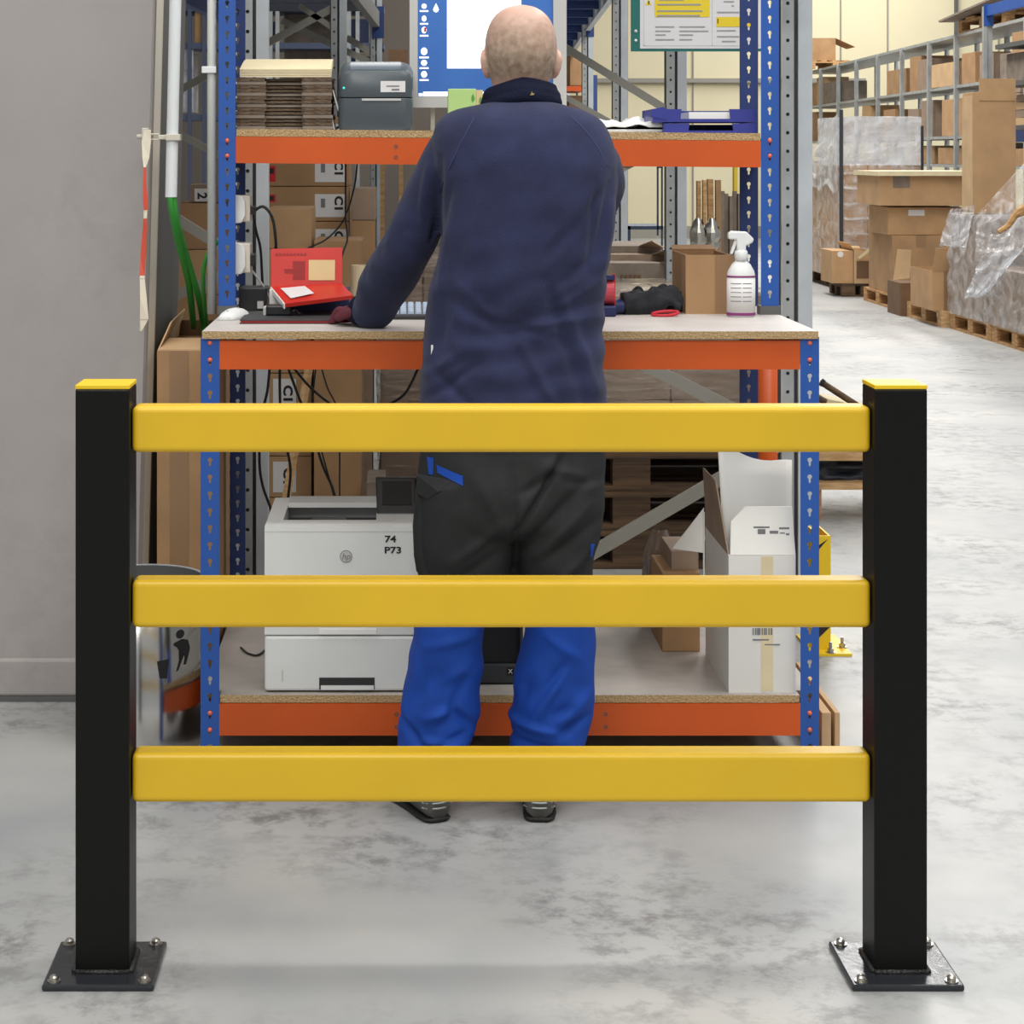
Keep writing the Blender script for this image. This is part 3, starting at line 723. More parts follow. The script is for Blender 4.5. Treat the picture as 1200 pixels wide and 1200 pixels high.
# papers leaning between pile and printer
for k, (pa, pb, py) in enumerate(((389.5, 403, 105), (388, 391.5, 135))):
    a = P(pa, py, 5.46); b = P(pb, 151.5, 5.46); a.z = max(a.z, zs(-.2)+.01); b.z = zs(-.2)+.0005
    mb = MB().prism([a+Vector((-.0012, 0, 0)), a+Vector((.0025, 0, 0)), b+Vector((.0025, 0, 0)), b+Vector((-.0012, 0, 0))], (0, .15, 0))
    part('paper_sheet', mb, 'white_paper', None, label=['tall white sheet leaning between folded cartons and label printer', 'short white card tucked against the folded carton pile'][k], cat='paper', org=b)
# monitor
ym = 5.60; sm = F/ym
mo = thing('computer_monitor', 'silver framed monitor with blue desktop and white window, above the worker', 'monitor', (X(572, ym), ym+.05, zs(.25)))
mx0, mx1, mz0, mz1 = X(480, ym), X(664, ym), Z(126, ym), 2.08
mb = MB(); bz = .019
mb.box(mx0, X(489.5, ym), ym, ym+.04, mz0, mz1); mb.box(X(648.5, ym), mx1, ym, ym+.04, mz0, mz1)
mb.box(X(489.5, ym), X(648.5, ym), ym, ym+.04, mz0, Z(113, ym)); mb.box(X(489.5, ym), X(648.5, ym), ym, ym+.04, mz1-.02, mz1); mb.box(X(489.5, ym), X(648.5, ym), ym+.02, ym+.04, Z(113, ym), mz1-.02)
part('bezel', mb, 'silver', mo)
def scr(x0, x1, y0, y1, e=.001): return MB().box(X(x0, ym), X(x1, ym), ym+.009-e, ym+.0095-e+.0003, Z(y1, ym), Z(y0, ym))
part('screen', MB().box(X(489.5, ym), X(648.5, ym), ym+.0095, ym+.02, Z(113, ym), mz1-.02), 'screen_blue', mo)
part('window_image', MB().box(X(524, ym), X(611, ym), ym+.008, ym+.0094, Z(80, ym), mz1-.06), 'screen_white', mo, label='white program window')
part('window_line', scr(524, 568, 33, 35.5, .0015), 'screen_light', mo)
part('taskbar_image', scr(496, 648, 107.5, 112.5), 'screen_white', mo)
part('start_mark', scr(490.5, 495.5, 109, 112.5), 'screen_light', mo)
for k, (ix, iy, hh, ww) in enumerate(((497, 7, 6, 6), (497, 21.5, 7, 5.5), (497, 35, 8, 6), (497, 60, 9, 7), (497, 73.5, 7, 6.5), (497, 87, 8, 6.5))):
    mb = MB(); cc = P(ix, iy, ym); pts = []
    for i in range(10):
        t = 2*math.pi*i/10; pts.append((cc.x+ww/2/sm*math.cos(t)*(1.1 if k > 2 else 1), ym+.0085, cc.z+hh/2/sm*math.sin(t)))
    mb.prism(pts, (0, .0008, 0)); mb.box(cc.x-(ww/2+2)/sm, cc.x+(ww/2+2)/sm, ym+.0085, ym+.0093, cc.z-(hh/2+3.6)/sm, cc.z-(hh/2+1.8)/sm)
    part('desktop_icon', mb, 'screen_white', mo)
mb = MB(); cc = P(511, 9, ym); mb.prism([(cc.x+r*math.sin(t)/sm, ym+.0085, cc.z+r2/sm) for r, t, r2 in ((0, 0, 5.5), (2.2, 1.57, 1), (3.4, 1.57, -2), (2.2, 1.57, -4.4), (0, 0, -5.2), (-2.2, 1.57, -4.4), (-3.4, 1.57, -2), (-2.2, 1.57, 1))], (0, .0008, 0))
part('desktop_icon', mb, 'screen_white', mo)
part('icon_mark', MB().box(X(497, ym), X(499.5, ym), ym+.0078, ym+.0084, Z(37, ym), Z(32, ym)), 'label_red', mo)
zb = zs(.25)
part('stand_neck', MB().box(X(557, ym), X(587, ym), ym+.05, ym+.075, zb+.012, 1.9), 'silver', mo)
part('stand_foot', MB().box(X(530, ym), X(614, ym), ym-.04, ym+.11, zb, zb+.012), 'silver', mo, bevel=.003)
part('mount', MB().box(X(560, ym), X(584, ym), ym+.0402, ym+.05, 1.8, 1.89), 'dark_grey', mo)
# slim rod at left of the stand
rdx = X(507, 5.66); part('support_rod', MB().box(rdx-.006, rdx+.006, 5.645, 5.66, zb, mz0+.06), 'beige_plastic', mo)
# green box
yg = 5.47; gz = zs(.17)
gb = thing('tea_carton', 'small light green carton with leaf print in front of the monitor', 'box', (X(545, yg), yg+.03, gz))
part('body', MB().box(X(525, yg), X(558, yg), yg, yg+.06, gz, Z(104, yg)), 'green_card', gb, bevel=.002)
part('side_panel', MB().box(X(558, yg)+.0003, X(566, yg), yg+.002, yg+.058, gz, Z(105.5, yg)), 'tan_card', gb, bevel=.001)
def leaf(cx_, cz_, w_, h_, y): return MB().prism([(cx_, y, cz_-h_), (cx_+w_, y, cz_-h_*.2), (cx_+w_*.6, y, cz_+h_*.5), (cx_, y, cz_+h_), (cx_-w_*.5, y, cz_+h_*.4), (cx_-w_*.7, y, cz_-h_*.3)], (0, .001, 0))
part('leaf_print', leaf(X(554, yg), Z(115, yg), .006, .012, yg-.0011), 'green_leaf', gb)
part('leaf_print', leaf(X(563, yg), Z(118, yg), .006, .012, yg+.0008), 'green_leaf', gb)
# white foam sheets
yf = 5.47; mb = MB(); fz = zs(.6)
def foam(k):
    mb = MB(); o = .008*k
    def f(u, v, top):
        x = X(672, yf)+(X(781, yf)-X(672, yf))*u+.01*k*math.sin(v*5); y = yf+.2*v
        w_ = noise.noise(Vector((u*5+k, v*4, k*2.3)))
        return (x, y, fz-.001+o+(.015+.022*max(0, w_)+.02*v*abs(w_) if top else .0012))
    mb.rings([[f(i/16, 0, 0)]+[f(i/16, j/8, 1) for j in range(9)]+[f(i/16, 1, 0)] for i in range(17)])
    return mb
fm = thing('foam_sheets', 'white crumpled foam sheets on the upper shelf right of the worker', 'foam sheet', (X(727, yf), yf+.1, fz))
for k in range(2): part('sheet', foam(k), 'white_paper', fm, smooth=True)
# letter trays
def tray(label, x0, x1, y0, y1, z0, h, grp, tilt=0):
    t = thing('letter_tray', label, 'tray', ((x0+x1)/2, (y0+y1)/2, z0), grp); e = .004; w_ = x1-x0
    part('tray_floor', MB().box(x0, x1, y0, y1, z0, z0+e), 'tray_blue', t)
    part('side_wall', MB().box(x0, x0+e, y0, y1, z0+e, z0+h), 'tray_blue', t); part('side_wall', MB().box(x1-e, x1, y0, y1, z0+e, z0+h), 'tray_blue', t)
    part('back_wall', MB().box(x0+e, x1-e, y1-e, y1, z0+e, z0+h), 'tray_blue', t)
    mb = MB(); a, b = x0+w_*.28, x0+w_*.74
    mb.prism([(x0+e, y0, z0+e), (a-.004, y0, z0+e), (a, y0, z0+h), (x0+e, y0, z0+h)], (0, e, 0)); mb.prism([(b+.004, y0, z0+e), (x1-e, y0, z0+e), (x1-e, y0, z0+h), (b, y0, z0+h)], (0, e, 0)); mb.box(a-.004, b+.004, y0, y0+e, z0+e, z0+h*.25)
    part('front_lip', mb, 'tray_blue', t)
    return t
yt = 5.44; tz = zs(.83)
t1 = tray('lower blue letter tray on the upper shelf beside the right post', X(778, yt), X(886, yt), yt, yt+.24, tz, .026, 'blue letter trays')
t2 = tray('upper blue letter tray stacked askew on another tray', X(765, yt), X(886, yt), yt, yt+.24, tz+.030, .036, 'blue letter trays')
part('side_grip', MB().prism([(X(763, yt), yt-.002, tz+.045), (X(781, yt), yt-.002, tz+.036), (X(783, yt), yt-.002, tz+.056), (X(778, yt), yt-.002, tz+.072), (X(764, yt), yt-.002, tz+.066)], (0, .03, 0)), 'tray_blue', t2)
part('paper_stack', MB().box(X(808, yt), X(878, yt), yt+.01, yt+.22, tz+.0345, tz+.058), 'white_paper', None, label='white paper stack lying in the upper blue letter tray', cat='paper', org=(X(843, yt), yt+.1, tz+.0345))

# ------------------------------------------------------------------ things on the lower shelf
ZL = .197
yp, yq = 4.925, 5.345; p0, p1 = X(310, yp), X(310, yp)+.40; zt_ = .613
pt = thing('laser_printer', 'white office laser printer marked 74 P73 on the lower shelf', 'printer', ((p0+p1)/2, (yp+yq)/2, ZL))
def pz(py): return Z(py, yp)
z_s = pz(744.5)
part('drawer', MB().box(p0, p1, yp, yq, ZL+.004, z_s-.0015), 'printer_white', pt, bevel=.007)
slot = part('drawer_grip', MB().box(X(374, yp), X(439, yp), yp-.0012, yp+.01, pz(808), pz(794)), 'screen_dark', pt)
part('grip_ledge', MB().box(X(376, yp), X(438, yp), yp-.003, yp+.01, pz(808), pz(803)), 'printer_white', pt)
part('level_mark', MB().box(X(330, yp), X(332, yp), yp-.001, yp+.003, pz(799), pz(785)), 'printer_shade', pt)
# upper body as a shell with a sunken output tray
tx0, tx1, ty0, ty1 = X(333, 5.06), X(441, 5.06), 5.02, 5.30
mb = MB(); zz0 = z_s+.0015; td_ = .05
mb.box(p0, p1, yp, yq, zz0, zt_-td_); mb.box(p0, tx0, yp, yq, zt_-td_, zt_); mb.box(tx1, p1, yp, yq, zt_-td_, zt_); mb.box(tx0, tx1, yp, ty0, zt_-td_, zt_); mb.box(tx0, tx1, ty1, yq, zt_-td_, zt_)
part('body', mb, 'printer_white', pt)
part('lid_seam', MB().box(p0-.0004, p1+.0004, yp-.0006, yp+.003, zt_-.0125, zt_-.0105), 'printer_shade', pt)
part('output_tray', MB().hexa([(tx0, ty0, zt_-td_), (tx1, ty0, zt_-td_), (tx1, ty1, zt_-td_), (tx0, ty1, zt_-td_)], [(tx0, ty0, zt_-.012), (tx1, ty0, zt_-.012), (tx1, ty1, zt_-.045), (tx0, ty1, zt_-.045)]), 'screen_dark', pt)
part('paper_stop', MB().hexa([(X(365, 5.1), 5.04, zt_-.02), (X(406, 5.1), 5.04, zt_-.02), (X(406, 5.1), 5.12, zt_-.028), (X(365, 5.1), 5.12, zt_-.028)], [(X(365, 5.1), 5.04, zt_-.012), (X(406, 5.1), 5.04, zt_-.012), (X(406, 5.1), 5.12, zt_-.01), (X(365, 5.1), 5.12, zt_-.01)]), 'dark_grey', pt)
part('rear_hood', MB().hexa([(tx0, ty1-.06, zt_-.008), (tx1, ty1-.06, zt_-.008), (tx1, yq, zt_-.008), (tx0, yq, zt_-.008)], [(tx0, ty1-.055, zt_+.004), (tx1, ty1-.055, zt_+.004), (tx1, yq-.01, zt_+.006), (tx0, yq-.01, zt_+.006)]), 'printer_shade', pt)
cp = part('control_panel', MB().hexa([(X(442, 5.15), 5.10, zt_), (p1-.02, 5.10, zt_), (p1-.02, 5.16, zt_), (X(442, 5.15), 5.16, zt_)], [(X(440, 5.15), 5.165, zt_+.085), (p1-.02, 5.165, zt_+.085), (p1-.02, 5.18, zt_+.085), (X(440, 5.15), 5.18, zt_+.085)]), 'black_plastic', pt, bevel=.003)
part('touch_screen', MB().prism([(X(448, 5.13), 5.110+.0035, zt_+.022), (p1-.03, 5.1135, zt_+.022), (p1-.03, 5.156, zt_+.076), (X(448, 5.13), 5.156, zt_+.076)], (0, .002, 0)), 'screen_dark', cp)
part('front_ledge', MB().box(X(374, yp), X(441, yp), yp-.004, yp+.004, pz(743), pz(737)), 'white_paper', pt)
lg = part('emblem', MB().prism([(X(405.5, yp)+.0155*math.cos(t), yp-.0015, pz(652)+.0155*math.sin(t)) for t in [2*math.pi*i/24 for i in range(24)]], (0, .002, 0)), 'ink_grey', pt, label='round silver maker\'s emblem')
part('emblem_face', MB().prism([(X(405.5, yp)+.0138*math.cos(t), yp-.0025, pz(652)+.0138*math.sin(t)) for t in [2*math.pi*i/24 for i in range(24)]], (0, .001, 0)), 'silver', lg)
text('emblem_letters', 'hp', .022, (X(405.5, yp), yp-.003, pz(652)), 'ink_grey', lg, shear=.25)
text('lettering', '74', .0225, (X(457.5, yp), yp-.0008, pz(632)), 'ink', pt, width=1.3, bold=.0006)
text('lettering', 'P73', .0225, (X(460.5, yp), yp-.0008, pz(645)), 'ink', pt, width=1.3, bold=.0006)
part('model_line', MB().box(X(332, yp), X(364, yp), yp-.0008, yp+.001, pz(676), pz(673.6)), 'printer_shade', pt)
for dx in (.02, .36):
    for dy in (.03, .38): part('foot', MB().box(p0+dx, p0+dx+.02, yp+dy, yp+dy+.02, ZL, ZL+.0045), 'black_plastic', pt)
# black office device between the legs
yb = 5.0; b0, b1 = X(558, yb), X(613, yb)
bk = thing('shredder', 'black upright office device on the lower shelf seen between the worker\'s legs', 'computer', ((b0+b1)/2, yb+.15, ZL))
part('case', MB().box(b0, b1, yb+.012, yb+.34, ZL, .56), 'black_plastic', bk, bevel=.006)
part('front_frame', MB().add([], []).box(b0, b0+.010, yb, yb+.012, ZL+.05, .56).box(b1-.008, b1, yb, yb+.012, ZL+.05, .56).box(b0, b1, yb-.002, yb+.012, ZL+.004, ZL+.052), 'dark_grey', bk, bevel=.003)
part('badge', MB().box(X(594, yb), X(602, yb), yb-.0035, yb-.0018, Z(791, yb), Z(782, yb)), 'screen_dark', bk)
text('badge_letter', 'X', .016, (X(598, yb), yb-.004, Z(786.5, yb)), 'white_paper', bk)
part('cardboard_strip', MB().box(X(607, 5.3), X(612, 5.3), 5.42, 5.6, ZL, .60), 'card_c', None, label='thin tan cardboard strip standing behind the black device', cat='cardboard', org=(X(609, 5.3), 5.5, ZL))
# white carton with raised flaps
wy0, wy1 = 4.925, 5.30; wx0, wx1 = .822, .990; wz = Z(651, 4.925)
wc = thing('white_carton', 'tall white carton with raised flaps at the right end of the lower shelf', 'box', ((wx0+wx1)/2, (wy0+wy1)/2, ZL))
mb = MB(); e = .005
mb.box(wx0, wx1, wy0, wy0+e, ZL, wz); mb.box(wx0, wx1, wy1-e, wy1, ZL, wz); mb.box(wx0, wx0+e, wy0+e, wy1-e, ZL, wz); mb.box(wx1-e, wx1, wy0+e, wy1-e, ZL, wz); mb.box(wx0+e, wx1-e, wy0+e, wy1-e, ZL, ZL+e)
part('body', mb, 'white_box', wc)
def pp(px, py, Y): return P(px, py, Y)
part('flap', MB().prism([(wx0+.004, wy0+.001, wz+.001), (wx1, wy0+.001, wz+.001), (wx1, wy0+.045, Z(595, 4.96)), (X(874, 4.96), wy0+.045, Z(595, 4.96)), (X(857, 4.95), wy0+.03, Z(612, 4.95))], (0, .004, .001)), 'white_box', wc)
part('flap', MB().prism([(wx0, wy0+.01, wz), (wx0, wy1-.01, wz), (wx0-.012, wy1-.03, wz+.165), (wx0-.012, wy0+.14, wz+.165)], (.004, 0, 0)), 'card_d', wc, label='brown inner side of the left flap')
part('packing_tape', MB().box(X(892, wy0), X(906, wy0), wy0-.001, wy0, ZL+.005, wz-.002), 'card_cream', wc)
mb = MB()
for k in range(9): mb.box(X(882+2.6*k, wy0), X(883.3+2.6*k+(k % 3)*.5, wy0), wy0-.0012, wy0, Z(744, wy0), Z(736, wy0))
mb.box(X(882, wy0), X(901, wy0), wy0-.0012, wy0, Z(750.5, wy0), Z(748.8, wy0)); mb.box(X(896, wy0), X(914, wy0), wy0-.0012, wy0, Z(756, wy0), Z(754.6, wy0))
part('barcode', mb, 'ink_grey', wc, kind='stuff')
mk = MB()
for (ax, ay, bx_, by) in ((883, 617, 902, 619), (888, 620, 897, 630), (902, 622, 912, 627), (913, 618, 925, 620.5), (914, 624, 920, 625.5), (921, 625, 925, 627.5)):
    y0_ = wy0+.001+.044*(651-(ay+by)/2)/56-.0015
    mk.box(X(ax, y0_), X(bx_, y0_), y0_, y0_+.001, Z(by, y0_), Z(ay, y0_))
part('printed_mark', mk, 'ink_grey', wc, kind='stuff')
# white foam/paper bundle sticking out of the carton
mb = MB(); rs = []
for k in range(13):
    u = k/12; xx = wx0+.012+(wx1-wx0-.026)*u
    rs.append([(xx+.0, 5.06+.05*math.sin(3*u), .45), (xx-.006+.036*u, 5.05+.04*math.sin(3*u), .62), (xx-.014+.045*u, 5.05+.03*math.sin(3*u), .715), (xx-.018+.05*u, 5.06+.02*math.sin(3*u), .815-.06*math.sin(min(1, u*1.15)*math.pi*.62))])
rs2 = [r+[Vector(p)+Vector((0, .006, 0)) for p in r[::-1]] for r in rs]
part('packing_paper', MB().rings(rs2), 'white_paper', None, smooth=True, label='large white packing paper standing up out of the white carton', cat='paper', org=(.9, 5.06, .45))
# tan carton, grey carton on it, wrapped parcel
c1 = carton('low tan carton on the lower shelf left of the white carton', X(776, 5.33), .812, 5.33, 5.565, ZL, .413, 'card_b', tape=None)
yv = 5.36
c2 = thing('open_carton', 'open carton with white triangular inner flap on the low tan carton', 'box', (.77, yv+.1, .413))
x0, x1 = X(787, yv), .812
mb = MB(); mb.box(x0, x1, yv, yv+.004, .4135, Z(658, yv)); mb.box(x0, x0+.004, yv+.004, yv+.2, .4135, Z(658, yv)); mb.box(x1-.004, x1, yv+.004, yv+.2, .4135, Z(658, yv)); mb.box(x0, x1, yv+.2, yv+.204, .4135, Z(658, yv)); mb.box(x0, x1, yv, yv+.204, Z(658, yv), Z(646, yv))
part('body', mb, 'card_d', c2)
part('white_flap', MB().prism([P(788, 643, yv-.002), P(825, 648, yv-.002), P(825, 595, yv+.05)], (0, .004, 0)), 'white_box', c2)
part('white_edge', MB().box(X(823.6, yv), X(825.6, yv), yv-.006, yv-.002, Z(678, yv), Z(600, yv)), 'white_box', c2)
mb = MB()
def wpf(u, v):
    a = u*2*math.pi; r = .05+.012*noise.noise(Vector((math.cos(a)*2, math.sin(a)*2, v*3)))
    z = ZL+.001+v*.275; sh_ = 1-.55*max(0, v-.72)/.28
    return (.742+r*.9*math.cos(a)*sh_, 5.635+r*1.1*math.sin(a)*sh_, z)
mb.grid(wpf, 22, 14)
part('wrapped_parcel', mb, 'wrap_parcel', None, smooth=False, label='parcel in crumpled brownish plastic behind the low tan carton', cat='parcel', org=(.742, 5.635, ZL))

# ------------------------------------------------------------------ left side: bin, tall carton, pipes, tape, cables
bxc, byc, br, bh = X(166, 5.2), 5.20, .166, .425
bn = thing('waste_bin', 'polished steel waste bin with litter pictogram beside the left workbench post', 'bin', (bxc, byc, 0))
part('bin_body', MB().lathe([(br, 0), (br, bh), (br-.004, bh+.003)], (bxc, byc, 0), 64, cap=False), 'bin_steel', bn, smooth=False)
part('bin_inside', MB().lathe([(br-.0055, bh+.001), (br-.008, .02), (.001, .02)], (bxc, byc, 0), 48, cap=False), 'galv_dark', bn, smooth=True)  # inner wall of the bin, colour darkened in place of a bright reflection
bpy.data.objects['bin_body'].data.polygons.foreach_set('use_smooth', [True]*len(bpy.data.objects['bin_body'].data.polygons))
rm = MB(); rm.tube([(bxc+br*math.cos(t), byc+br*math.sin(t), bh) for t in [2*math.pi*i/48 for i in range(49)]], .0035, 8)
part('rim', rm, 'galv_light', bn, smooth=True)
def oncyl(pts, e=.0012):
    # pts in photo-like flat coordinates (metres right of bin axis seen from the front, z)
    out = []
    for x, z in pts:
        a = math.asin(max(-1, min(1, x/br))); out.append((bxc+(br+e)*math.sin(a), byc-(br+e)*math.cos(a), z))
    return out
def cylpoly(mb, pts):
    cxm = sum(p[0] for p in pts)/len(pts); czm = sum(p[1] for p in pts)/len(pts); m = len(pts)
    mb.add(oncyl(pts+[(cxm, czm)]), [(i, (i+1) % m, m) for i in range(m)])
def bq(px, py): return ((px-166)*5.1/F, Z(py, 5.08))
mb = MB()
cylpoly(mb, [(bq(218, 743)[0]+.0095*math.cos(t), bq(218, 743)[1]+.0115*math.sin(t)) for t in [2*math.pi*i/12 for i in range(12)]])
cylpoly(mb, [bq(*p) for p in ((212, 752), (220, 749), (226, 752), (228, 762), (223, 766), (217, 762))])
cylpoly(mb, [bq(*p) for p in ((212, 752), (219, 760), (214, 757), (211, 754.5))])
cylpoly(mb, [bq(*p) for p in ((217, 762), (224, 764), (219, 776), (216, 785), (214, 786), (217, 774))])
cylpoly(mb, [bq(*p) for p in ((221, 763), (228, 762), (226, 772), (224, 780), (222, 780), (223, 771))])
part('litter_pictogram', mb, 'ink', bn, label='black figure throwing litter')
mb = MB(); cylpoly(mb, [bq(*p) for p in ((193, 771), (206, 769.5), (204, 792), (196, 791))])
part('basket_pictogram', mb, 'ink', bn)
# tall carton behind the bin
tb = thing('tall_carton', 'tall brown carton standing between the concrete column and the left workbench post', 'box', (-.62, 5.7, 0))
x0, x1, y0, y1, z1 = X(184, 5.5), -.512, 5.5, 5.95, Z(411, 5.5)
mb = MB(); e = .006
mb.box(x0, x1, y0, y0+e, 0, z1); mb.box(x0, x1, y1-e, y1, 0, z1); mb.box(x0, x0+e, y0+e, y1-e, 0, z1); mb.box(x1-e, x1, y0+e, y1-e, 0, z1); mb.box(x0+e, x1-e, y0+e, y1-e, .3, .31)
part('body', mb, 'card_b', tb)
part('packing_tape', MB().box(X(199, y0), X(221, y0), y0-.0015, y0, .01, z1), 'tape', tb)
part('flap', MB().prism([(x0, y0+.01, z1), (x0, y1-.01, z1), (x0+.03, y1-.03, z1+.085), (x0+.03, y0+.06, z1+.075)], (.004, 0, 0)), 'card_c', tb)
part('flap', MB().prism([(x0+.01, y1-.004, z1), (x1-.01, y1-.004, z1), (x1-.02, y1-.03, z1+.05), (x0+.02, y1-.03, z1+.05)], (0, .004, 0)), 'card_inside', tb)
part('flap', MB().prism([(x0+.005, y0, z1), (x1-.005, y0, z1), (x1-.02, y0+.11, z1+.022), (x0+.02, y0+.11, z1+.022)], (0, 0, .004)), 'card_c', tb)
# white conduit and its clamp with barrier tape
yc2 = 5.44
pa, pb = P(209.5, -180, yc2), P(200.5, 231, yc2)
cn = thing('cable_conduit', 'white plastic conduit with pale clamp running down beside the concrete column', 'conduit', pb)
part('pipe', MB().rings([[p+Vector((.0165*math.cos(t), .0165*math.sin(t), 0)) for t in [2*math.pi*i/20 for i in range(20)]]+[p+Vector((.0145*math.cos(t), .0145*math.sin(t), 0)) for t in [2*math.pi*i/20 for i in range(0)]] for p in (pa, pb)], cap=True), 'pipe_white', cn, smooth=False)
mb = MB(); ck = P(204, 161, yc2)
mb.box(ck.x-.021, ck.x+.019, yc2-.022, yc2+.022, ck.z-.009, ck.z+.009)
mb.box(X(186, yc2), ck.x-.021, yc2-.012, yc2+.008, ck.z-.006, ck.z+.007); mb.box(X(172, yc2), X(187, yc2), yc2-.012, yc2+.008, ck.z+.006, ck.z+.011); mb.box(X(172, yc2), X(187, yc2), yc2-.012, yc2+.008, ck.z-.008, ck.z-.004)
mb.box(X(167, yc2), X(174, yc2), yc2-.016, yc2+.012, ck.z-.012, ck.z+.026)
part('clamp', mb, 'beige_plastic', cn, bevel=.002)
part('clamp_bolt', MB().tube([P(160.5, 160, yc2), P(168, 160, yc2)], [.006, .008], 10), 'beige_plastic', cn)
tp = thing('barrier_tape', 'red and white barrier tape hanging from the clamp on the white conduit', 'tape', P(170, 165, yc2-.02))
seg = [(152, 169, 177, 0), (166, 166, 177, 0), (185, 167, 175, 0), (196, 168.5, 171, 0), (214, 168, 171.5, 1), (235, 168, 173, 1), (246, 168.5, 173, 1), (249, 168.5, 172.5, 0), (256, 168, 172, 0), (270, 167, 172.5, 1), (300, 164.5, 171, 1), (323, 164, 169.5, 1), (326, 164, 169.5, 0), (350, 164.5, 172, 0), (374, 164, 174, 0), (388, 163.5, 166, 0)]
for k in range(len(seg)-1):
    pass
for cm in (0, 1):
    mb = MB()
    for a, b in zip(seg, seg[1:]):
        if b[3] != cm: continue
        ya = yc2-.028; w_ = [.006*math.sin(s_[0]*.05) for s_ in (a, b)]
        mb.add([P(a[1], a[0], ya)+Vector((0, w_[0], 0)), P(a[2], a[0], ya), P(b[2], b[0], ya), P(b[1], b[0], ya)+Vector((0, w_[1], 0))], [(0, 1, 2, 3)])
    o = part('tape_band', mb, ['tape_white', 'tape_red'][cm], tp, label=['cream white bands', 'red bands'][cm])
    s_ = o.modifiers.new('solid', 'SOLIDIFY'); s_.thickness = .0015
# grey pipe beside the left upper post
yg2 = 5.425; gx = X(249, yg2)
gp = thing('grey_pipe', 'slim grey conduit standing against the blue left upper post', 'conduit', (gx-.002, yg2, ZT))
part('pipe', MB().lathe([(.0125, 0), (.0125, 1.2)], (gx-.002, yg2, ZT), 18), 'pipe_grey', gp, smooth=True)
part('clip', MB().box(X(237, yg2), gx+.012, yg2-.018, yg2-.010, Z(86, yg2), Z(78, yg2)), 'white_plastic', gp, bevel=.002)
# green cables
mats_c = 'green_cable'
cables = [([P(199, 226, 5.435), P(202, 250, 5.44), P(209, 285, 5.5), P(221, 330, 5.62), P(227, 383, 5.80)], 'thick green cable out of the conduit, left of the pair'),
          ([P(203, 226, 5.445), P(206, 255, 5.45), P(217, 295, 5.54), P(232, 345, 5.66), P(238, 378, 5.80), P(239, 400, 5.82)], 'thick green cable out of the conduit, right of the pair'),
          ([P(258, 282, 5.47), P(247, 292, 5.48), P(240, 308, 5.49), P(238, 330, 5.52), P(240, 360, 5.62), P(243, 388, 5.74), P(243, 420, 5.76)], 'green cable looping behind the slim grey conduit')]
for pts, lb_ in cables:
    part('green_cable', MB().tube(pts, .0095 if 'thick' in lb_ else .0062, 10, smooth=5), mats_c, None, smooth=True, label=lb_, cat='cable', group='green cables at the left of the workbench', org=pts[-1])
# power sockets on the left post
for za_, zb_, lb_ in ((262, 228, 'white plug socket on the left upper post, upper of two'), (322, 284, 'white plug socket on the left upper post, lower of two')):
    so = thing('plug_socket', lb_, 'socket', (X(283, 5.44), 5.46, Z((za_+zb_)/2, 5.44)), 'plug sockets on the left post')
    part('socket_face', MB().prism([P(274.8, za_, 5.44), P(274.8, zb_, 5.44), P(284, zb_+2, 5.44), P(287, zb_+9, 5.44), P(287, za_-9, 5.44), P(283, za_-1, 5.44)], (0, .02, 0)), 'white_plastic', so, bevel=.002)
    part('socket_housing', MB().box(X(275, 5.46), X(293, 5.46), 5.461, 5.53, Z(za_-2, 5.46), Z(zb_+1, 5.46)), 'beige_plastic', so, bevel=.003)
    part('plug', MB().box(X(293, 5.5), X(300, 5.5), 5.47, 5.52, Z(za_-11, 5.5), Z(zb_+13, 5.5)), 'black_plastic', so, bevel=.003)
# black cables
bc = [([(295, 250, 5.5), (308, 242, 5.5), (319, 255, 5.5), (323, 280, 5.5), (323, 300, 5.52), (322, 345, 5.54), (320, 366, 5.55)], .0042, 'thick black cable curving down from the upper plug socket'),
      ([(297, 252, 5.52), (300, 270, 5.54), (305, 290, 5.58), (307, 320, 5.62), (309, 364, 5.63)], .0038, 'straight black cable behind the upper plug socket'),
      ([(405, 186, 5.72), (405, 220, 5.70), (405, 255, 5.70), (407, 280, 5.69), (402, 296, 5.68), (392, 330, 5.66), (388, 366, 5.65)], .0028, 'thin black cable hanging from the upper shelf, left of two'),
      ([(419, 186, 5.74), (416, 215, 5.73), (408, 245, 5.72), (398, 265, 5.70), (380, 282, 5.68), (358, 292, 5.66), (340, 305, 5.64), (330, 364, 5.62)], .0026, 'thin black cable sagging left behind the red card pack'),
      ([(285, 305, 5.46), (296, 318, 5.5), (309, 336, 5.52), (318, 352, 5.53), (330, 367, 5.54)], .003, 'pale grey cable from the lower plug socket')]
for pts, r, lb_ in bc:
    q = [P(*p) for p in pts]; part('power_cable', MB().tube(q, r, 8, smooth=5), 'pipe_grey' if 'pale' in lb_ else 'black_plastic', None, smooth=True, label=lb_, cat='cable', group='cables around the workbench', org=q[-1])
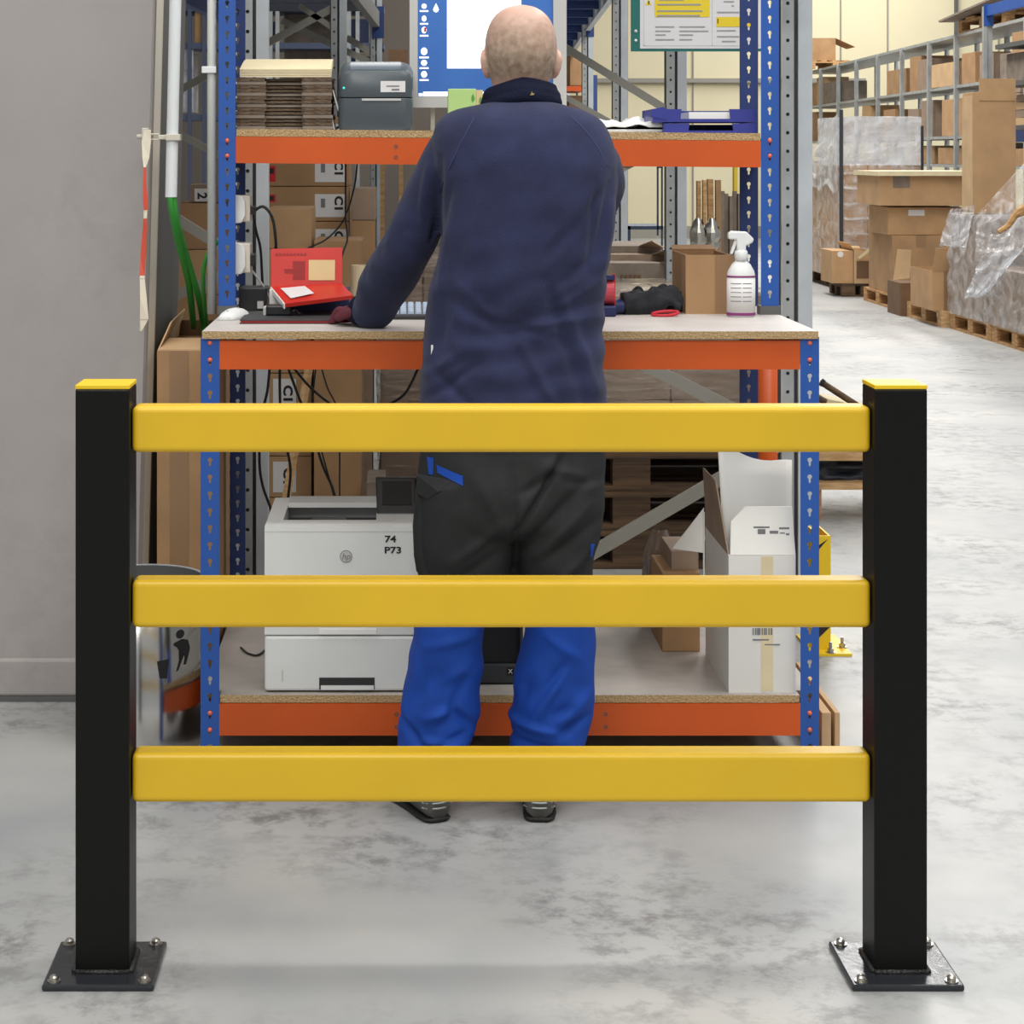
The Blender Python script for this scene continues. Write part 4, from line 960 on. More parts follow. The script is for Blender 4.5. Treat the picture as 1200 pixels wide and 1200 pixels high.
bc2 = [([(316, 432, 5.74), (313, 460, 5.74), (306, 490, 5.75), (304, 540, 5.76), (308, 570, 5.77), (318, 600, 5.78), (322, 640, 5.78)], 'black cable hanging under the worktop, leftmost'),
       ([(328, 432, 5.73), (328, 460, 5.73), (330, 500, 5.74), (340, 545, 5.74), (338, 580, 5.74), (330, 640, 5.75)], 'black cable hanging under the worktop, second from left'),
       ([(338, 432, 5.72), (350, 465, 5.72), (364, 500, 5.73), (378, 545, 5.73), (392, 580, 5.74), (400, 640, 5.75)], 'black cable slanting down behind the laser printer'),
       ([(345, 432, 5.70), (360, 450, 5.70), (380, 468, 5.70), (398, 478, 5.70), (425, 482, 5.69), (450, 476, 5.69), (474, 462, 5.69), (490, 432, 5.7)], 'black cable looping sideways under the worktop'),
       ([(370, 432, 5.71), (366, 470, 5.71), (366, 490, 5.71), (380, 540, 5.72), (395, 600, 5.73), (397, 660, 5.73)], 'thin black cable hanging under the worktop'),
       ([(377, 432, 5.72), (384, 455, 5.72), (395, 480, 5.72), (398, 530, 5.73), (398, 580, 5.74), (400, 660, 5.74)], 'thin black cable hanging behind the control panel')]
for k, (pts, lb_) in enumerate(bc2):
    q = [P(*p) for p in pts]; part('power_cable', MB().tube(q, .0024 if 'thin' in lb_ else .004, 8, smooth=5), 'black_plastic', None, smooth=True, label=lb_, cat='cable', group='cables around the workbench', org=q[-1])
cq = [Vector((X(280, 5.3), 5.36, ZL+.004)), Vector((X(290, 5.3), 5.30, ZL+.004)), Vector((X(303, 5.3), 5.28, ZL+.004)), Vector((X(312, 5.3), 5.36, ZL+.004))]
part('power_cable', MB().tube(cq, .003, 8, smooth=5), 'black_plastic', None, smooth=True, label='short black cable lying on the lower shelf left of the laser printer', cat='cable', org=cq[0])

# ------------------------------------------------------------------ pallets
def make_pallet(nm, label, loc, m, along='y', group=None, sc_=(1, 1)):
    """1.2 x 0.8 x 0.144 wooden pallet; length along y (or x)"""
    p = thing(nm, label, 'pallet', loc, group)
    L, W = 1.2*sc_[0], .8*sc_[1]
    def bx3(a0, a1, b0, b1, z0, z1):
        if along == 'y': return MB().box(b0+loc[0], b1+loc[0], a0+loc[1], a1+loc[1], z0+loc[2], z1+loc[2])
        return MB().box(a0+loc[0], a1+loc[0], b0+loc[1], b1+loc[1], z0+loc[2], z1+loc[2])
    for i in range(5):
        b = -W/2+i*(W-.12)/4; part('plank', bx3(-L/2, L/2, b, b+.12 if i in (0, 2, 4) else b+.10, .122, .144), m, p)
    for a in (-L/2, -.07, L/2-.14):
        part('stringer', bx3(a, a+.14, -W/2, W/2, .100, .1215), m, p)
        for b in (-W/2, -.05, W/2-.1): part('block', bx3(a, a+.14, b, b+.1, .022, .0995), m, p)
    for b in (-W/2, -.05, W/2-.1): part('skid', bx3(-L/2, L/2, b, b+.1, 0, .0215), m, p)
    return p
def wload(label, x0, x1, y0, y1, z0, z1, nx, ny, nz, cm, wm, amp=.012, group=None, seed=0, wrap_top=True):
    """cartons bound together with plastic film: one load"""
    t = thing('wrapped_load', label, 'wrapped load', ((x0+x1)/2, (y0+y1)/2, z0), group); dx, dy, dz = (x1-x0)/nx, (y1-y0)/ny, (z1-z0)/nz
    base = None
    for k in range(nz):
        for j in range(ny):
            for i in range(nx):
                if 0 < i < nx-1 and 0 < j < ny-1 and k < nz-1: continue
                c = Vector((x0+dx*(i+.5), y0+dy*(j+.5), z0+dz*k))
                if base is None:
                    base = part('carton', MB().box(c.x-dx/2+.004, c.x+dx/2-.004, c.y-dy/2+.004, c.y+dy/2-.004, c.z, c.z+dz-.003), cm, t, org=c)
                else:
                    o = base.copy(); COL.objects.link(o); o.parent = t; o.location = c-wloc(t)
    nv = 26
    def ring(v):
        out = []; N = 48
        for i in range(N):
            u = i/N*4; s_ = int(u); f = u-s_
            x, y = [(x0+(x1-x0)*f, y0), (x1, y0+(y1-y0)*f), (x1-(x1-x0)*f, y1), (x0, y1-(y1-y0)*f)][s_]
            nx_, ny_ = [(0, -1), (1, 0), (0, 1), (-1, 0)][s_]
            z = z0+(z1+.012-z0)*v; d = .006+amp*(.5+noise.noise(Vector((x*4+seed, y*4, z*9))))
            out.append((x+nx_*d, y+ny_*d, z))
        return out
    rs = [ring(v/nv) for v in range(nv+1)]
    c = Vector(((x0+x1)/2, (y0+y1)/2, z1+.014))
    rs += [[Vector(p).lerp(c, q)+Vector((0, 0, .004)) for p in rs[-1]] for q in (.12, .5, .98)]
    part('plastic_wrap', MB().rings(rs, cap=False), wm, t, smooth=True)
    return t
# stack behind the workbench, right: three pallets and a wrapped load
for k in range(3):
    make_pallet('wooden_pallet', 'shade-darkened wooden pallet behind the workbench, %s of three stacked' % ['lowest', 'middle', 'topmost'][k], (.86, 7.72, .145*k), 'wood_dark_shaded', 'x', 'pallets stacked behind the workbench')
wload('brown cartons in shiny plastic film on the pallet stack behind the workbench right side', .27, 1.38, 7.34, 8.1, .435, 1.02, 3, 2, 3, 'card_d', 'wrap_dark', .014)
# left of it: another wrapped load on a pallet
make_pallet('wooden_pallet', 'shade-darkened wooden pallet under the wrapped load left of the worker', (.1, 9.0, 0), 'wood_dark_shaded', 'y', None, (1, .5))
wload('brown cartons in plastic film on a pallet seen left of the worker under the worktop', -.09, .28, 8.5, 9.5, .145, 1.10, 2, 3, 4, 'card_d', 'wrap_dark', .014, seed=3)
carton('crumpled grey carton behind the laser printer', X(430, 7.6), X(452, 7.6), 7.5, 7.8, 0, Z(560, 7.6), 'card_grey', tape=None)

# ------------------------------------------------------------------ pallet racking behind
def upright(parent, xc, y, z1, pitch, wd=.11, label=None):
    mb = MB(); x0 = xc-wd/2; w1 = wd*.40
    perf(mb, (x0, y, 0), (1, 0, 0), (0, 0, 1), w1, 0, z1, pitch, .04, roundhole(.0065), thick=.003, n=10, mi=0)
    mb.box(x0-.004, x0-.0005, y+.002, y+.07, 0, z1, 1)
    mb.box(x0+.004, x0+w1-.004, y+.012, y+.016, 0, z1, 1)
    mb.add([(x0+w1, y, 0), (x0+w1, y+.03, 0), (x0+w1, y+.03, z1), (x0+w1, y, z1)], [(0, 1, 2, 3)], 1)
    mb.box(x0+w1, x0+w1+wd*.14, y+.03, y+.034, 0, z1, 1)
    mb.box(x0+w1+wd*.14, x0+wd, y+.0, y+.07, 0, z1, 2)
    return part('upright', mb, ['galv', 'galv_dark', 'galv_light'], parent, label=label)  # groove, hole backing and left side in darker steel as painted shade
def rack_row(label, side_x, depth, ys, zmax, zbeam, name_off):
    t = thing('pallet_rack', label, 'rack', (side_x-depth/2, ys[0], 0))
    return t
RX = lambda y: 1.205+.0305*y
R_Y = [7.0, 10.75, 14.8, 20.0, 27.0]
rr = thing('pallet_rack', 'grey pallet rack with blue beams behind the right half of the workbench', 'rack', (RX(7), 7.0, 0))
r_px = [934, 793, 727, 689, 663]
r_x = [X(p, y) for p, y in zip(r_px, R_Y)]
for i, (y, x) in enumerate(zip(R_Y, r_x)):
    upright(rr, x, y, 4.6, .066)
    upright(rr, x-1.1, y, 4.6, .066)
    # bracing zigzag in the frame
    zn = [.53, 1.27, 2.0, 2.9, 3.7] if i else [.50-.25, 1.02, 1.85, 2.6, 3.4]
    if i == 0:
        a1, b1 = P(690, 652, y), P(924, 516, y); a2, b2 = P(755, 428, y), P(924, 512, y)
        d1 = (a1-b1)/(a1.x-b1.x); d2 = (a2-b2)/(a2.x-b2.x)
        for b_, d_ in ((b1, d1), (b2, d2)):
            e_ = b_+d_*(x-1.1-b_.x); part('brace', MB().bar(b_+Vector((0, .03, 0)), e_+Vector((0, .03, 0)), .046, .025, (0, 1, 0)), 'brace', rr) if False else part('brace', MB().bar(b_+Vector((0, .02, 0)), e_+Vector((0, .02, 0)), .024, .046, (0, 1, 0)), 'brace', rr)
    elif i == 1:
        a_, b_ = P(660, 54, y), P(786, 131, y); d_ = (a_-b_)/(a_.x-b_.x)
        e_ = b_+d_*(x-1.1-b_.x); part('brace', MB().bar(b_+Vector((0, .02, 0)), e_+Vector((0, .02, 0)), .024, .042, (0, 1, 0)), 'brace', rr)
    elif i == 2:
        a_, b_ = P(660, 112, y), P(722, 147, y); d_ = (a_-b_)/(a_.x-b_.x)
        e_ = b_+d_*(x-1.1-b_.x); part('brace', MB().bar(b_+Vector((0, .02, 0)), e_+Vector((0, .02, 0)), .024, .042, (0, 1, 0)), 'brace', rr)
ZB = 2.80
for i in range(len(R_Y)-1):
    for off in (0, -1.1):
        a_ = Vector((r_x[i]+off, R_Y[i]+.07, ZB+.06)); b_ = Vector((r_x[i+1]+off, R_Y[i+1], ZB+.06))
        part('rack_beam', MB().bar(a_, b_, .12, .05), 'galv_light' if off == 0 else 'rack_blue', rr)
    n_ = 5
    for k in range(n_):
        f = (k+.5)/n_; y = R_Y[i]+(R_Y[i+1]-R_Y[i])*f; x = r_x[i]+(r_x[i+1]-r_x[i])*f
        part('deck_panel', MB().box(x-1.06, x-.03, y-.36, y+.36, ZB+.122, ZB+.15), 'rack_navy', rr)
        part('deck_bar', MB().box(x-1.07, x-.028, y-.03, y+.01, ZB+.03, ZB+.12), 'rack_blue', rr)
for y, x in zip(R_Y, r_x):
    part('beam_connector', MB().box(x-.02, x+.062, y-.006, y-.001, ZB-.06, ZB+.16), 'rack_blue', rr)
# left row
L_Y = [6.5, 10.75, 14.8]; l_px = [299, 397, 441]
rl = thing('pallet_rack', 'grey pallet rack with bracing behind the left half of the workbench', 'rack', (X(299, 6.5), 6.5, 0))
l_x = [X(p, y) for p, y in zip(l_px, L_Y)]
def lbrace(i, pa_, pb_, w_=.04):
    y = L_Y[i]; a_, b_ = P(*pa_, y), P(*pb_, y); o = Vector((0, .02, 0)); part('brace', MB().bar(a_+o, b_+o, .024, w_, (0, 1, 0)), 'brace', rl)
for i, (y, x) in enumerate(zip(L_Y, l_x)):
    upright(rl, x, y, 4.6, .066, .084); upright(rl, x-1.1, y, 4.6, .066, .084)
lbrace(0, (120, 203), (284, 305), .034); lbrace(0, (120, 385), (284, 312), .034)
lbrace(0, (120, 600), (284, 480), .034)
lbrace(1, (196, 113), (390, 9)); lbrace(1, (196, 150), (390, 252)); lbrace(1, (350, 6), (392, 34), .03)
lbrace(2, (330, 24), (436, 74), .05); lbrace(2, (406, 44), (440, 64), .05)
ZBL = 2.5
for i in range(len(L_Y)-1):
    for off in (0, -1.1):
        a_ = Vector((l_x[i]+off, L_Y[i]+.07, ZBL+.06)); b_ = Vector((l_x[i+1]+off, L_Y[i+1], ZBL+.06))
        part('rack_beam', MB().bar(a_, b_, .12, .05), 'rack_blue' if off else 'galv_dark', rl)
    for k in range(5):
        f = (k+.5)/5; y = L_Y[i]+(L_Y[i+1]-L_Y[i])*f; x = l_x[i]+(l_x[i+1]-l_x[i])*f; dy = (L_Y[i+1]-L_Y[i])/5
        part('deck_panel', MB().box(x-1.06, x-.03, y-dy*.48, y+dy*.48, ZBL+.122, ZBL+.15), 'rack_navy', rl)
for y, x in zip(L_Y, l_x):
    part('beam_connector', MB().box(x-.03, x+.058, y-.006, y-.001, Z(36, L_Y[2])-.05 if False else ZBL-.08, ZBL+.16), 'rack_blue', rl)
# far blue shelving behind the left rack
yfr = 22.0
fr = thing('blue_shelving', 'far dark blue shelving unit behind the left pallet rack', 'shelving', (X(330, yfr), yfr, 0))
for px in (196, 222, 239, 317, 325, 409, 419, 438): part('shelf_post', MB().box(X(px, yfr)-.022, X(px, yfr)+.022, yfr, yfr+.06, 0, 4.6), 'rack_greyblue' if px < 300 else 'galv', fr)
for py in (9, 137, 53): part('shelf', MB().box(X(150, yfr), X(450, yfr), yfr+.01, yfr+.8, Z(py+4, yfr), Z(py-3, yfr)), 'rack_greyblue', fr)
part('back_panel', MB().box(X(330, yfr), X(388, yfr), yfr+.5, yfr+.55, 0, 4.4), 'card_grey', fr, label='brown grey board filling one bay')
for k, (x0p, x1p, pb_, pt_) in enumerate(((213, 226, 130, 55), (228, 240, 50, 8), (313, 324, 50, 25), (411, 432, 50, 22), (411, 436, 132, 66), (455, 478, 132, 58))):  # dark crates stand in for deep shadow in the shelving bays
    part('stored_box', MB().box(X(x0p, yfr), X(x1p, yfr), yfr+.05, yfr+.6, Z(pb_+1.5, yfr), Z(pt_, yfr)), ['wrap_white', 'card_b', 'rack_navy', 'rack_navy', 'rack_navy', 'card_inside'][k], None, label=['white plastic bundle on the far blue shelving behind the white conduit', 'small brown carton high on the far blue shelving', 'small shadow-dark crate on the far blue shelving left', 'small shadow-dark crate on the far blue shelving right', 'larger shadow-dark crate on the far blue shelving behind the label printer', 'dark brown carton far behind the monitor\'s left edge'][k], cat='box', org=(X(x0p, yfr), yfr+.3, Z(pb_+1.5, yfr)))

# ------------------------------------------------------------------ cartons behind the workbench, left
make_pallet('wooden_pallet', 'wooden pallet under the C1 cartons behind the workbench', (X(360, 8.7)-.02, 9.22, 0), 'wood', 'y', None, (1, .55))
yc1 = 8.72; ch = .1555; nC = 10
cname = ['lowest', 'second', 'third', 'fourth', 'fifth', 'sixth', 'seventh', 'eighth', 'ninth', 'topmost']
for k in range(nC):
    z0 = 1.25-.1555*7-.0+ch*k; x0, x1 = X(313, yc1), X(409, yc1)
    lb_ = [(X(369, yc1), X(406, yc1), z0+.018, z0+.12, 'label_white')]
    if k in (7, 8): lb_.append((X(313.5, yc1), X(323, yc1), z0+(.02 if k == 8 else .085), z0+(.09 if k == 8 else .118), 'label_red'))
    t = carton('brown carton with white C1 label, %s carton of the stack behind the workbench' % cname[k], x0, x1, yc1, yc1+.5, z0, z0+ch-.003, 'card_b', tape=None, group='C1 cartons behind the workbench', lab=lb_)
    text('lettering', 'C1', .050, (X(396.5, yc1), yc1-.002, z0+.077), 'ink', t, roll=-math.pi/2, width=1.15, bold=.0022)
    part('print_block', MB().box(X(376, yc1), X(381, yc1), yc1-.0022, yc1-.0014, z0+.06, z0+.1), 'ink_grey', t)
    if k in (7, 8): part('red_mark', MB().box(X(316, yc1), X(321, yc1), yc1-.0022, yc1-.0014, z0+(.055 if k == 8 else .092), z0+(.08 if k == 8 else .112)), 'ink', t)
zb0 = 1.25-.1555*7
part('packing_block', MB().box(X(316, yc1), X(406, yc1), yc1+.02, yc1+.45, .1445, zb0), 'card_d', None, label='flat cardboard layer between pallet and C1 cartons', cat='cardboard', org=(X(360, yc1), yc1+.2, .1445)) if zb0 > .15 else None
# second column of cartons to the right
tops = [(421, 453, 8.9, 190, 'card_inside'), (440, 475, 9.6, 180, 'card_inside')]
zc = 0
for k, (pt_, pb_) in enumerate(((220, 258), (258, 330), (330, 430), (430, 530), (530, 590))):
    z0 = Z(pb_, 8.45) if pb_ < 590 else 0
    carton('brown open topped carton, %s of the column right of the C1 cartons' % ['topmost', 'second', 'third', 'fourth', 'lowest'][k], X(412, 8.45), X(440-k, 8.45), 8.45, 8.72 if k > 9 else 8.85, z0, Z(pt_, 8.45)-.002, ['card_d', 'card_b', 'card_b', 'card_d', 'card_d'][k], tape=None, group='carton column behind the workbench')
for k, (x0p, x1p, y, ptop, m, nn) in enumerate(((313, 365, 7.9, 243, 'card', 8), (368, 424, 7.75, 281, 'card_b', 3))):
    zt2 = Z(ptop, y)
    for j in range(nn):
        z0, z1 = zt2*j/nn, zt2*(j+1)/nn-.003
        wn = ['lowest', 'second', 'third', 'fourth', 'fifth', 'sixth', 'seventh', 'topmost'][j] if k == 0 else ['lowest', 'middle', 'topmost'][j]
        t = carton(['brown carton of the nearer stack under the plain small carton, %s of eight', 'brown carton behind the red card pack, %s of its stack'][k] % wn if not (k == 0 and j == 7) else 'plain brown carton in front of the C1 labels, topmost of its stack', X(x0p, y), X(x1p, y), y, y+.38, z0, z1, m, tape=None, group='plain cartons behind the workbench', lab=[(X(320, y), X(347, y), z0+.02, z1-.02, 'label_white')] if k == 0 and j < 7 else None)
        if k == 0 and j < 7: text('lettering', 'C1', .05, (X(337, y), y-.002, (z0+z1)/2), 'ink', t, roll=-math.pi/2, width=1.2, bold=.0022)
# cream wooden battens
for k, (px, y, py0, lb_) in enumerate(((448, 9.9, 186, 'pale wooden batten standing behind the cartons, left of two'), (470, 9.8, 186, 'pale wooden batten standing behind the cartons, right of two'))):
    part('wooden_batten', MB().box(X(px-2.5, y), X(px+2.5, y), y, y+.05, 0, Z(py0, y)+.1), 'wood_pale', None, label=lb_, cat='batten', org=(X(px, y), y, 0))
q0 = Vector((X(325, 7.55), 7.45, .01)); part('wooden_batten', MB().bar(q0, P(364, 420, 7.66), .03, .02), 'wood_pale', None, label='pale batten leaning in front of the cartons under the worktop', cat='batten', org=q0)
# far left cartons behind the conduit
y = 9.0
for k, (pt_, pb_) in enumerate(((238, 292), (292, 345), (345, 400), (400, 455), (455, 515), (515, 576))):
    z0 = Z(pb_, y) if pb_ < 576 else 0
    t = carton('brown carton left of the blue post, %s of the tall stack behind the conduit' % ['topmost', 'second', 'third', 'fourth', 'fifth', 'lowest'][k], X(188, y), X(262, y), y, y+.5, z0, Z(pt_, y)-.003, 'card' if k % 2 else 'card_b', tape=None, group='cartons behind the conduit')
y2 = 9.12
t = carton('carton with white label 2 on top of the tall stack behind the conduit', X(222, y2), X(270, y2), y2, y2+.3, Z(238, y)+.0005, Z(216, y2), 'card_d', tape=None, lab=[(X(228, y2), X(246, y2), Z(236, y2), Z(221, y2), 'label_white')])
text('lettering', '2', .06, (X(236.5, y2), y2-.002, Z(229.5, y2)), 'ink', t, roll=-math.pi/2, bold=.002)

# ------------------------------------------------------------------ behind the workbench, right
yo = 6.6; ox0, ox1 = X(888, yo), X(911, yo)
ot = thing('orange_pipe', 'thick orange plastic pipe standing behind the right end of the workbench', 'pipe', ((ox0+ox1)/2, yo, 0))
part('pipe', MB().lathe([((ox1-ox0)/2, 0), ((ox1-ox0)/2, 1.0), ((ox1-ox0)/2-.003, 1.0), ((ox1-ox0)/2-.003, .9)], ((ox0+ox1)/2, yo, 0), 24), 'orange', ot, smooth=True)
part('pipe_collar', MB().lathe([((ox1-ox0)/2+.003, 0), ((ox1-ox0)/2+.003, .06), ((ox1-ox0)/2-.001, .061)], ((ox0+ox1)/2, yo, 0), 24), 'orange', ot, smooth=True)
# yellow rack guard at the rack foot, with bolted plate
yy = 6.1
gd = thing('rack_guard', 'yellow steel rack guard with black chevron bolted to the floor right of the workbench', 'guard', (X(950, yy), yy, 0))
gx0, gx1 = X(959, yy), X(973.5, yy); gzt = Z(628, yy)
part('guard_plate', MB().box(gx0, gx1, yy, yy+.006, .008, gzt), 'guard_yellow', gd)
part('guard_side', MB().box(gx1-.006, gx1, yy+.006, yy+.16, .008, gzt+.0), 'guard_yellow', gd)
part('guard_side', MB().box(gx0, gx0+.006, yy+.006, yy+.16, .008, gzt+.0), 'guard_yellow', gd)
for (pts) in (((958, 640), (970, 632), (958, 646)), ((957, 735), (972.5, 735), (957, 750))):
    part('chevron', MB().prism([P(a, b, yy-.001) for a, b in pts], (0, .0009, 0)), 'black_plastic', gd)
part('guard_foot', MB().box(gx0-.03, gx1+.055, yy-.05, yy+.2, 0, .008), 'guard_yellow', gd)
for dx, dy in ((-.008, -.035), (.042, .03), (-.008, .17)):
    part('anchor_bolt', MB().lathe([(.016, .008), (.016, .011), (.010, .0112), (.010, .022), (.005, .0221), (.005, .04)], (gx1+dx, yy+dy, 0), 10), 'steel', gd)
# wooden planks standing at the foot of the right front post
for k, (a, b, y) in enumerate(((960, 974, 5.02), (975.5, 984.5, 5.03))):
    part('wood_plank', MB().box(X(a, y)+.006, X(b, y), y, y+.5, 0, Z(835, y)), 'card_c', None, bevel=.002, label=['wider tan board on edge against the right front workbench post', 'narrow tan board on edge, outermost beside the right workbench post'][k], cat='board', org=(X(a, y), y+.1, 0))
# pallet standing/clutter right behind barrier post: pallet with cardboard
yq_ = 8.3
ct = thing('wooden_crate', 'low wooden rack with dark contents on the floor right of the workbench', 'crate', (X(1000, yq_), yq_+.3, 0))
cx0, cx1 = X(955, yq_), X(1060, yq_)
z_a, z_b = Z(540, yq_), Z(530, yq_); z_c, z_d = Z(574, yq_), Z(566, yq_)
part('bottom_board', MB().box(cx0, cx1, yq_, yq_+.6, z_c, z_d), 'wood_pale', ct)
for xx in (cx0, cx1-.03):
    for yy_ in (.01, .55): part('leg', MB().box(xx, xx+.03, yq_+yy_, yq_+yy_+.04, 0, z_c), 'wood', ct); part('corner_post', MB().box(xx, xx+.02, yq_+yy_, yq_+yy_+.04, z_d, z_a), 'wood_dark_shaded', ct)
part('top_board', MB().box(cx0, cx1, yq_, yq_+.6, z_a, z_b+.004), 'wood_pale', ct)
part('dark_contents', MB().grid(lambda u, v: (cx0+.03+(cx1-cx0-.06)*u, yq_+.05+.08*noise.noise(Vector((u*4, v*4, 1)))+.03, z_d+.001+(z_a-z_d-.004)*v), 12, 8), 'strap_black', ct, smooth=True)
tu = thing('steel_bar', 'dark brown bar slanting down to the low crate behind the barrier post', 'bar', P(1004, 476, 8.35))
part('bar', MB().tube([P(964, 449, 8.6), P(1012, 480, 8.5)], .014, 10), 'wood_dark_shaded', tu, smooth=True)
part('bar_end', MB().tube([P(962, 447.5, 8.6), P(965, 449.5, 8.6)], .017, 10), 'black_plastic', tu)
part('steel_bar', MB().tube([P(950, 462, 8.62), P(985, 481, 8.55), P(1000, 489, 8.5)], .014, 10), 'wood_dark_shaded', None, smooth=True, label='shorter dark brown bar lying lower on the crate behind the barrier', cat='bar', org=P(985, 481, 8.55))
yb_ = 8.56
part('yellow_sheet', MB().hexa([(X(960, yb_), yb_, z_b+.005), (X(1020, yb_), yb_, z_b+.005), (X(1020, yb_), yb_+.25, z_b+.005), (X(960, yb_), yb_+.25, z_b+.005)], [(X(970, yb_), yb_, Z(468, yb_)), (X(1020, yb_), yb_, Z(478, yb_)), (X(1020, yb_), yb_+.25, Z(478, yb_)), (X(970, yb_), yb_+.25, Z(468, yb_))]), 'card_cream', None, label='pale yellow block on top of the low crate', cat='box', org=(X(990, yb_), yb_+.1, z_b+.005))

# sign on the rack
ys_ = 6.72
sg = thing('notice_board', 'green framed warning notice board with yellow panels hanging on the rack behind the right post', 'sign', (X(818, ys_), ys_, Z(58, ys_)))
sx0, sx1, sz0, sz1 = X(740, ys_), X(897, ys_), Z(60, ys_), 2.62
part('frame', MB().box(sx0, sx1, ys_, ys_+.02, sz0, sz1), 'sign_green', sg)
def sgn(a, b, c_, d, e): return MB().box(X(a, ys_), X(b, ys_), ys_-e, ys_-e+.0012, Z(d, ys_), Z(c_, ys_))
part('sheet', MB().box(X(750, ys_), sx1-.012, ys_-.002, ys_, Z(57, ys_), sz1-.03), 'sign_white', sg)
part('yellow_panel', sgn(767, 831.5, -40, 20, .0035), 'sign_yellow', sg); part('yellow_panel', sgn(839.5, 880, 20, 31.5, .0035), 'sign_yellow', sg)
mb = MB()
for (a, b, yv_) in ((772, 801, 0), (770, 821, 5.5), (770, 823, 13), (770, 820, 18.5)): mb.add(*(lambda m_: (m_.v, m_.f))(sgn(a, b, yv_-.9, yv_+.9, .0046)))
for (a, b, yv_) in ((768, 790, 31.5), (768, 786, 36.5), (768, 780, 41), (768, 790, 46.5), (796, 826, 31.5), (796, 830, 36.5), (796, 812, 41), (796, 811, 46.5), (848, 860, 2), (857, 860, 7), (840, 866, 14.5), (848, 868, 25), (840, 862, 36), (840, 866, 43), (846, 862, 48.5)): mb.add(*(lambda m_: (m_.v, m_.f))(sgn(a, b, yv_-.75, yv_+.75, .0034)))
part('printed_line', mb, 'print_soft', sg, kind='stuff')
wt = MB().prism([P(756, 6, ys_-.003), P(764, 6, ys_-.003), P(760, -1, ys_-.003)], (0, .001, 0)); part('warning_triangle', wt, 'sign_yellow', sg)
part('warning_mark', sgn(759.4, 760.8, 1, 5, .0042), 'ink', sg); part('warning_mark', sgn(840.5, 841.6, 22, 27.5, .0046), 'ink', sg)
part('printed_border', MB().add([], []).box(X(754, ys_), X(755, ys_), ys_-.003, ys_-.002, Z(54, ys_), 2.5).box(X(754, ys_), sx1-.02, ys_-.003, ys_-.002, Z(54, ys_), Z(53, ys_)).box(X(834, ys_), X(835, ys_), ys_-.003, ys_-.002, Z(54, ys_), 2.5), 'printer_shade', sg)
for py in (36.5, 47.5): part('rivet', MB().ball((X(745, ys_), ys_-.001, Z(py, ys_)), .0055, 10, 6), 'white_plastic', sg)
part('hanger', MB().box(sx1-.3, r_x[0]+.02, ys_+.02, 6.998, 2.3, 2.34), 'brace', sg); part('hanger', MB().box(sx1-.3, r_x[0]+.02, ys_+.021, 6.998, 2.5, 2.54), 'brace', sg)

# clutter deep behind the right half
yb2 = 13.2
for k, (dz, tx) in enumerate(((0, 0), (.11, .02), (.2, -.03), (.28, .03))):
    pass
gc = [(725, 800, 13.0, 345, 308, 'card_grey'), (725, 790, 13.3, 308, 298, 'card_d'), (728, 775, 13.5, 298, 288, 'card_grey')]
for k, (a, b, y, pb_, pt_, m) in enumerate(gc):
    zl_ = 0 if k == 0 else Z(pb_, y)
    t = thing('flattened_carton', ['grey stacked cardboard at floor level seen between worker and open carton', 'grey cardboard tray lying second on the stack behind the worktop', 'grey cardboard tray on top of the stack behind the worktop'][k], 'cardboard', (X((a+b)/2, y), y+.3, zl_))
    part('body', MB().box(X(a-40, y), X(b, y), y, y+.8, zl_+.001, Z(pt_, y)-.002), m, t)
    part('flap', MB().prism([(X(b-26, y), y-.01, Z(pt_, y)-.004), (X(b, y), y-.01, Z(pt_, y)-.004), (X(b+1, y), y-.2, Z(pt_+2.5, y)), (X(b-16, y), y-.25, Z(pt_-7, y))], (0, .01, .006)), 'card_d', t)
    if k == 0:
        for j in range(5): part('slot_mark', MB().box(X(728+j*5, y), X(731+j*5, y), y-.012, y, Z(340, y), Z(322, y)), 'card_inside', t)
# timber bundle
yt2 = 12.4
for k, (a, b, top, bot, lean) in enumerate(((817, 821.5, 212, 290, 1), (824, 828, 211, 292, 0), (829.5, 836, 210, 292, 3), (839, 845, 211, 292, 1))):
    mb = MB().hexa([(X(a+lean, yt2), yt2, 0), (X(b+lean, yt2), yt2, 0), (X(b+lean, yt2), yt2+.05, 0), (X(a+lean, yt2), yt2+.05, 0)], [(X(a, yt2), yt2, Z(top, yt2)), (X(b, yt2), yt2, Z(top, yt2)), (X(b, yt2), yt2+.05, Z(top, yt2)), (X(a, yt2), yt2+.05, Z(top, yt2))])
    part('timber_batten', mb, ['wood', 'wood_pale', 'wood', 'card_b'][k], None, label='tan timber batten standing far behind the open carton, %s of four' % ['leftmost', 'second from left', 'third from left', 'rightmost'][k], cat='batten', group='timber battens behind the workbench', org=(X(a, yt2), yt2, 0))
part('timber_batten', MB().box(X(816, yt2), X(846, yt2), yt2+.052, yt2+.08, Z(218, yt2), Z(211, yt2)), 'wood_pale', None, label='short tan crosspiece behind the tops of the timber battens', cat='batten', org=(X(830, yt2), yt2+.06, Z(218, yt2))) if False else None
for k, px in enumerate((818, 834)):
    mb = MB(); cc = P(px, 278, yt2-.08)
    mb.grid(lambda u, v: (cc.x+(.05+.05*noise.noise(Vector((u*9, v*6, px))))*math.cos(u*6.283)*math.sin(.25+2.6*v), cc.y+.05*math.sin(u*6.283)*math.sin(.25+2.6*v), cc.z-.12+.24*v), 14, 8)
    part('foil_bundle', mb, 'steel', None, label='crumpled silver foil bundle at the foot of the timber battens, %s' % ['left', 'right'][k], cat='foil', org=cc+Vector((0, 0, -.12)))
yk2 = 12.9
mb = MB()
for k in range(6): mb.box(X(845+k*5, yk2), X(849.2+k*5, yk2), yk2+.02*(k % 2), yk2+.06, 0, Z(224+3*(k % 3), yk2))
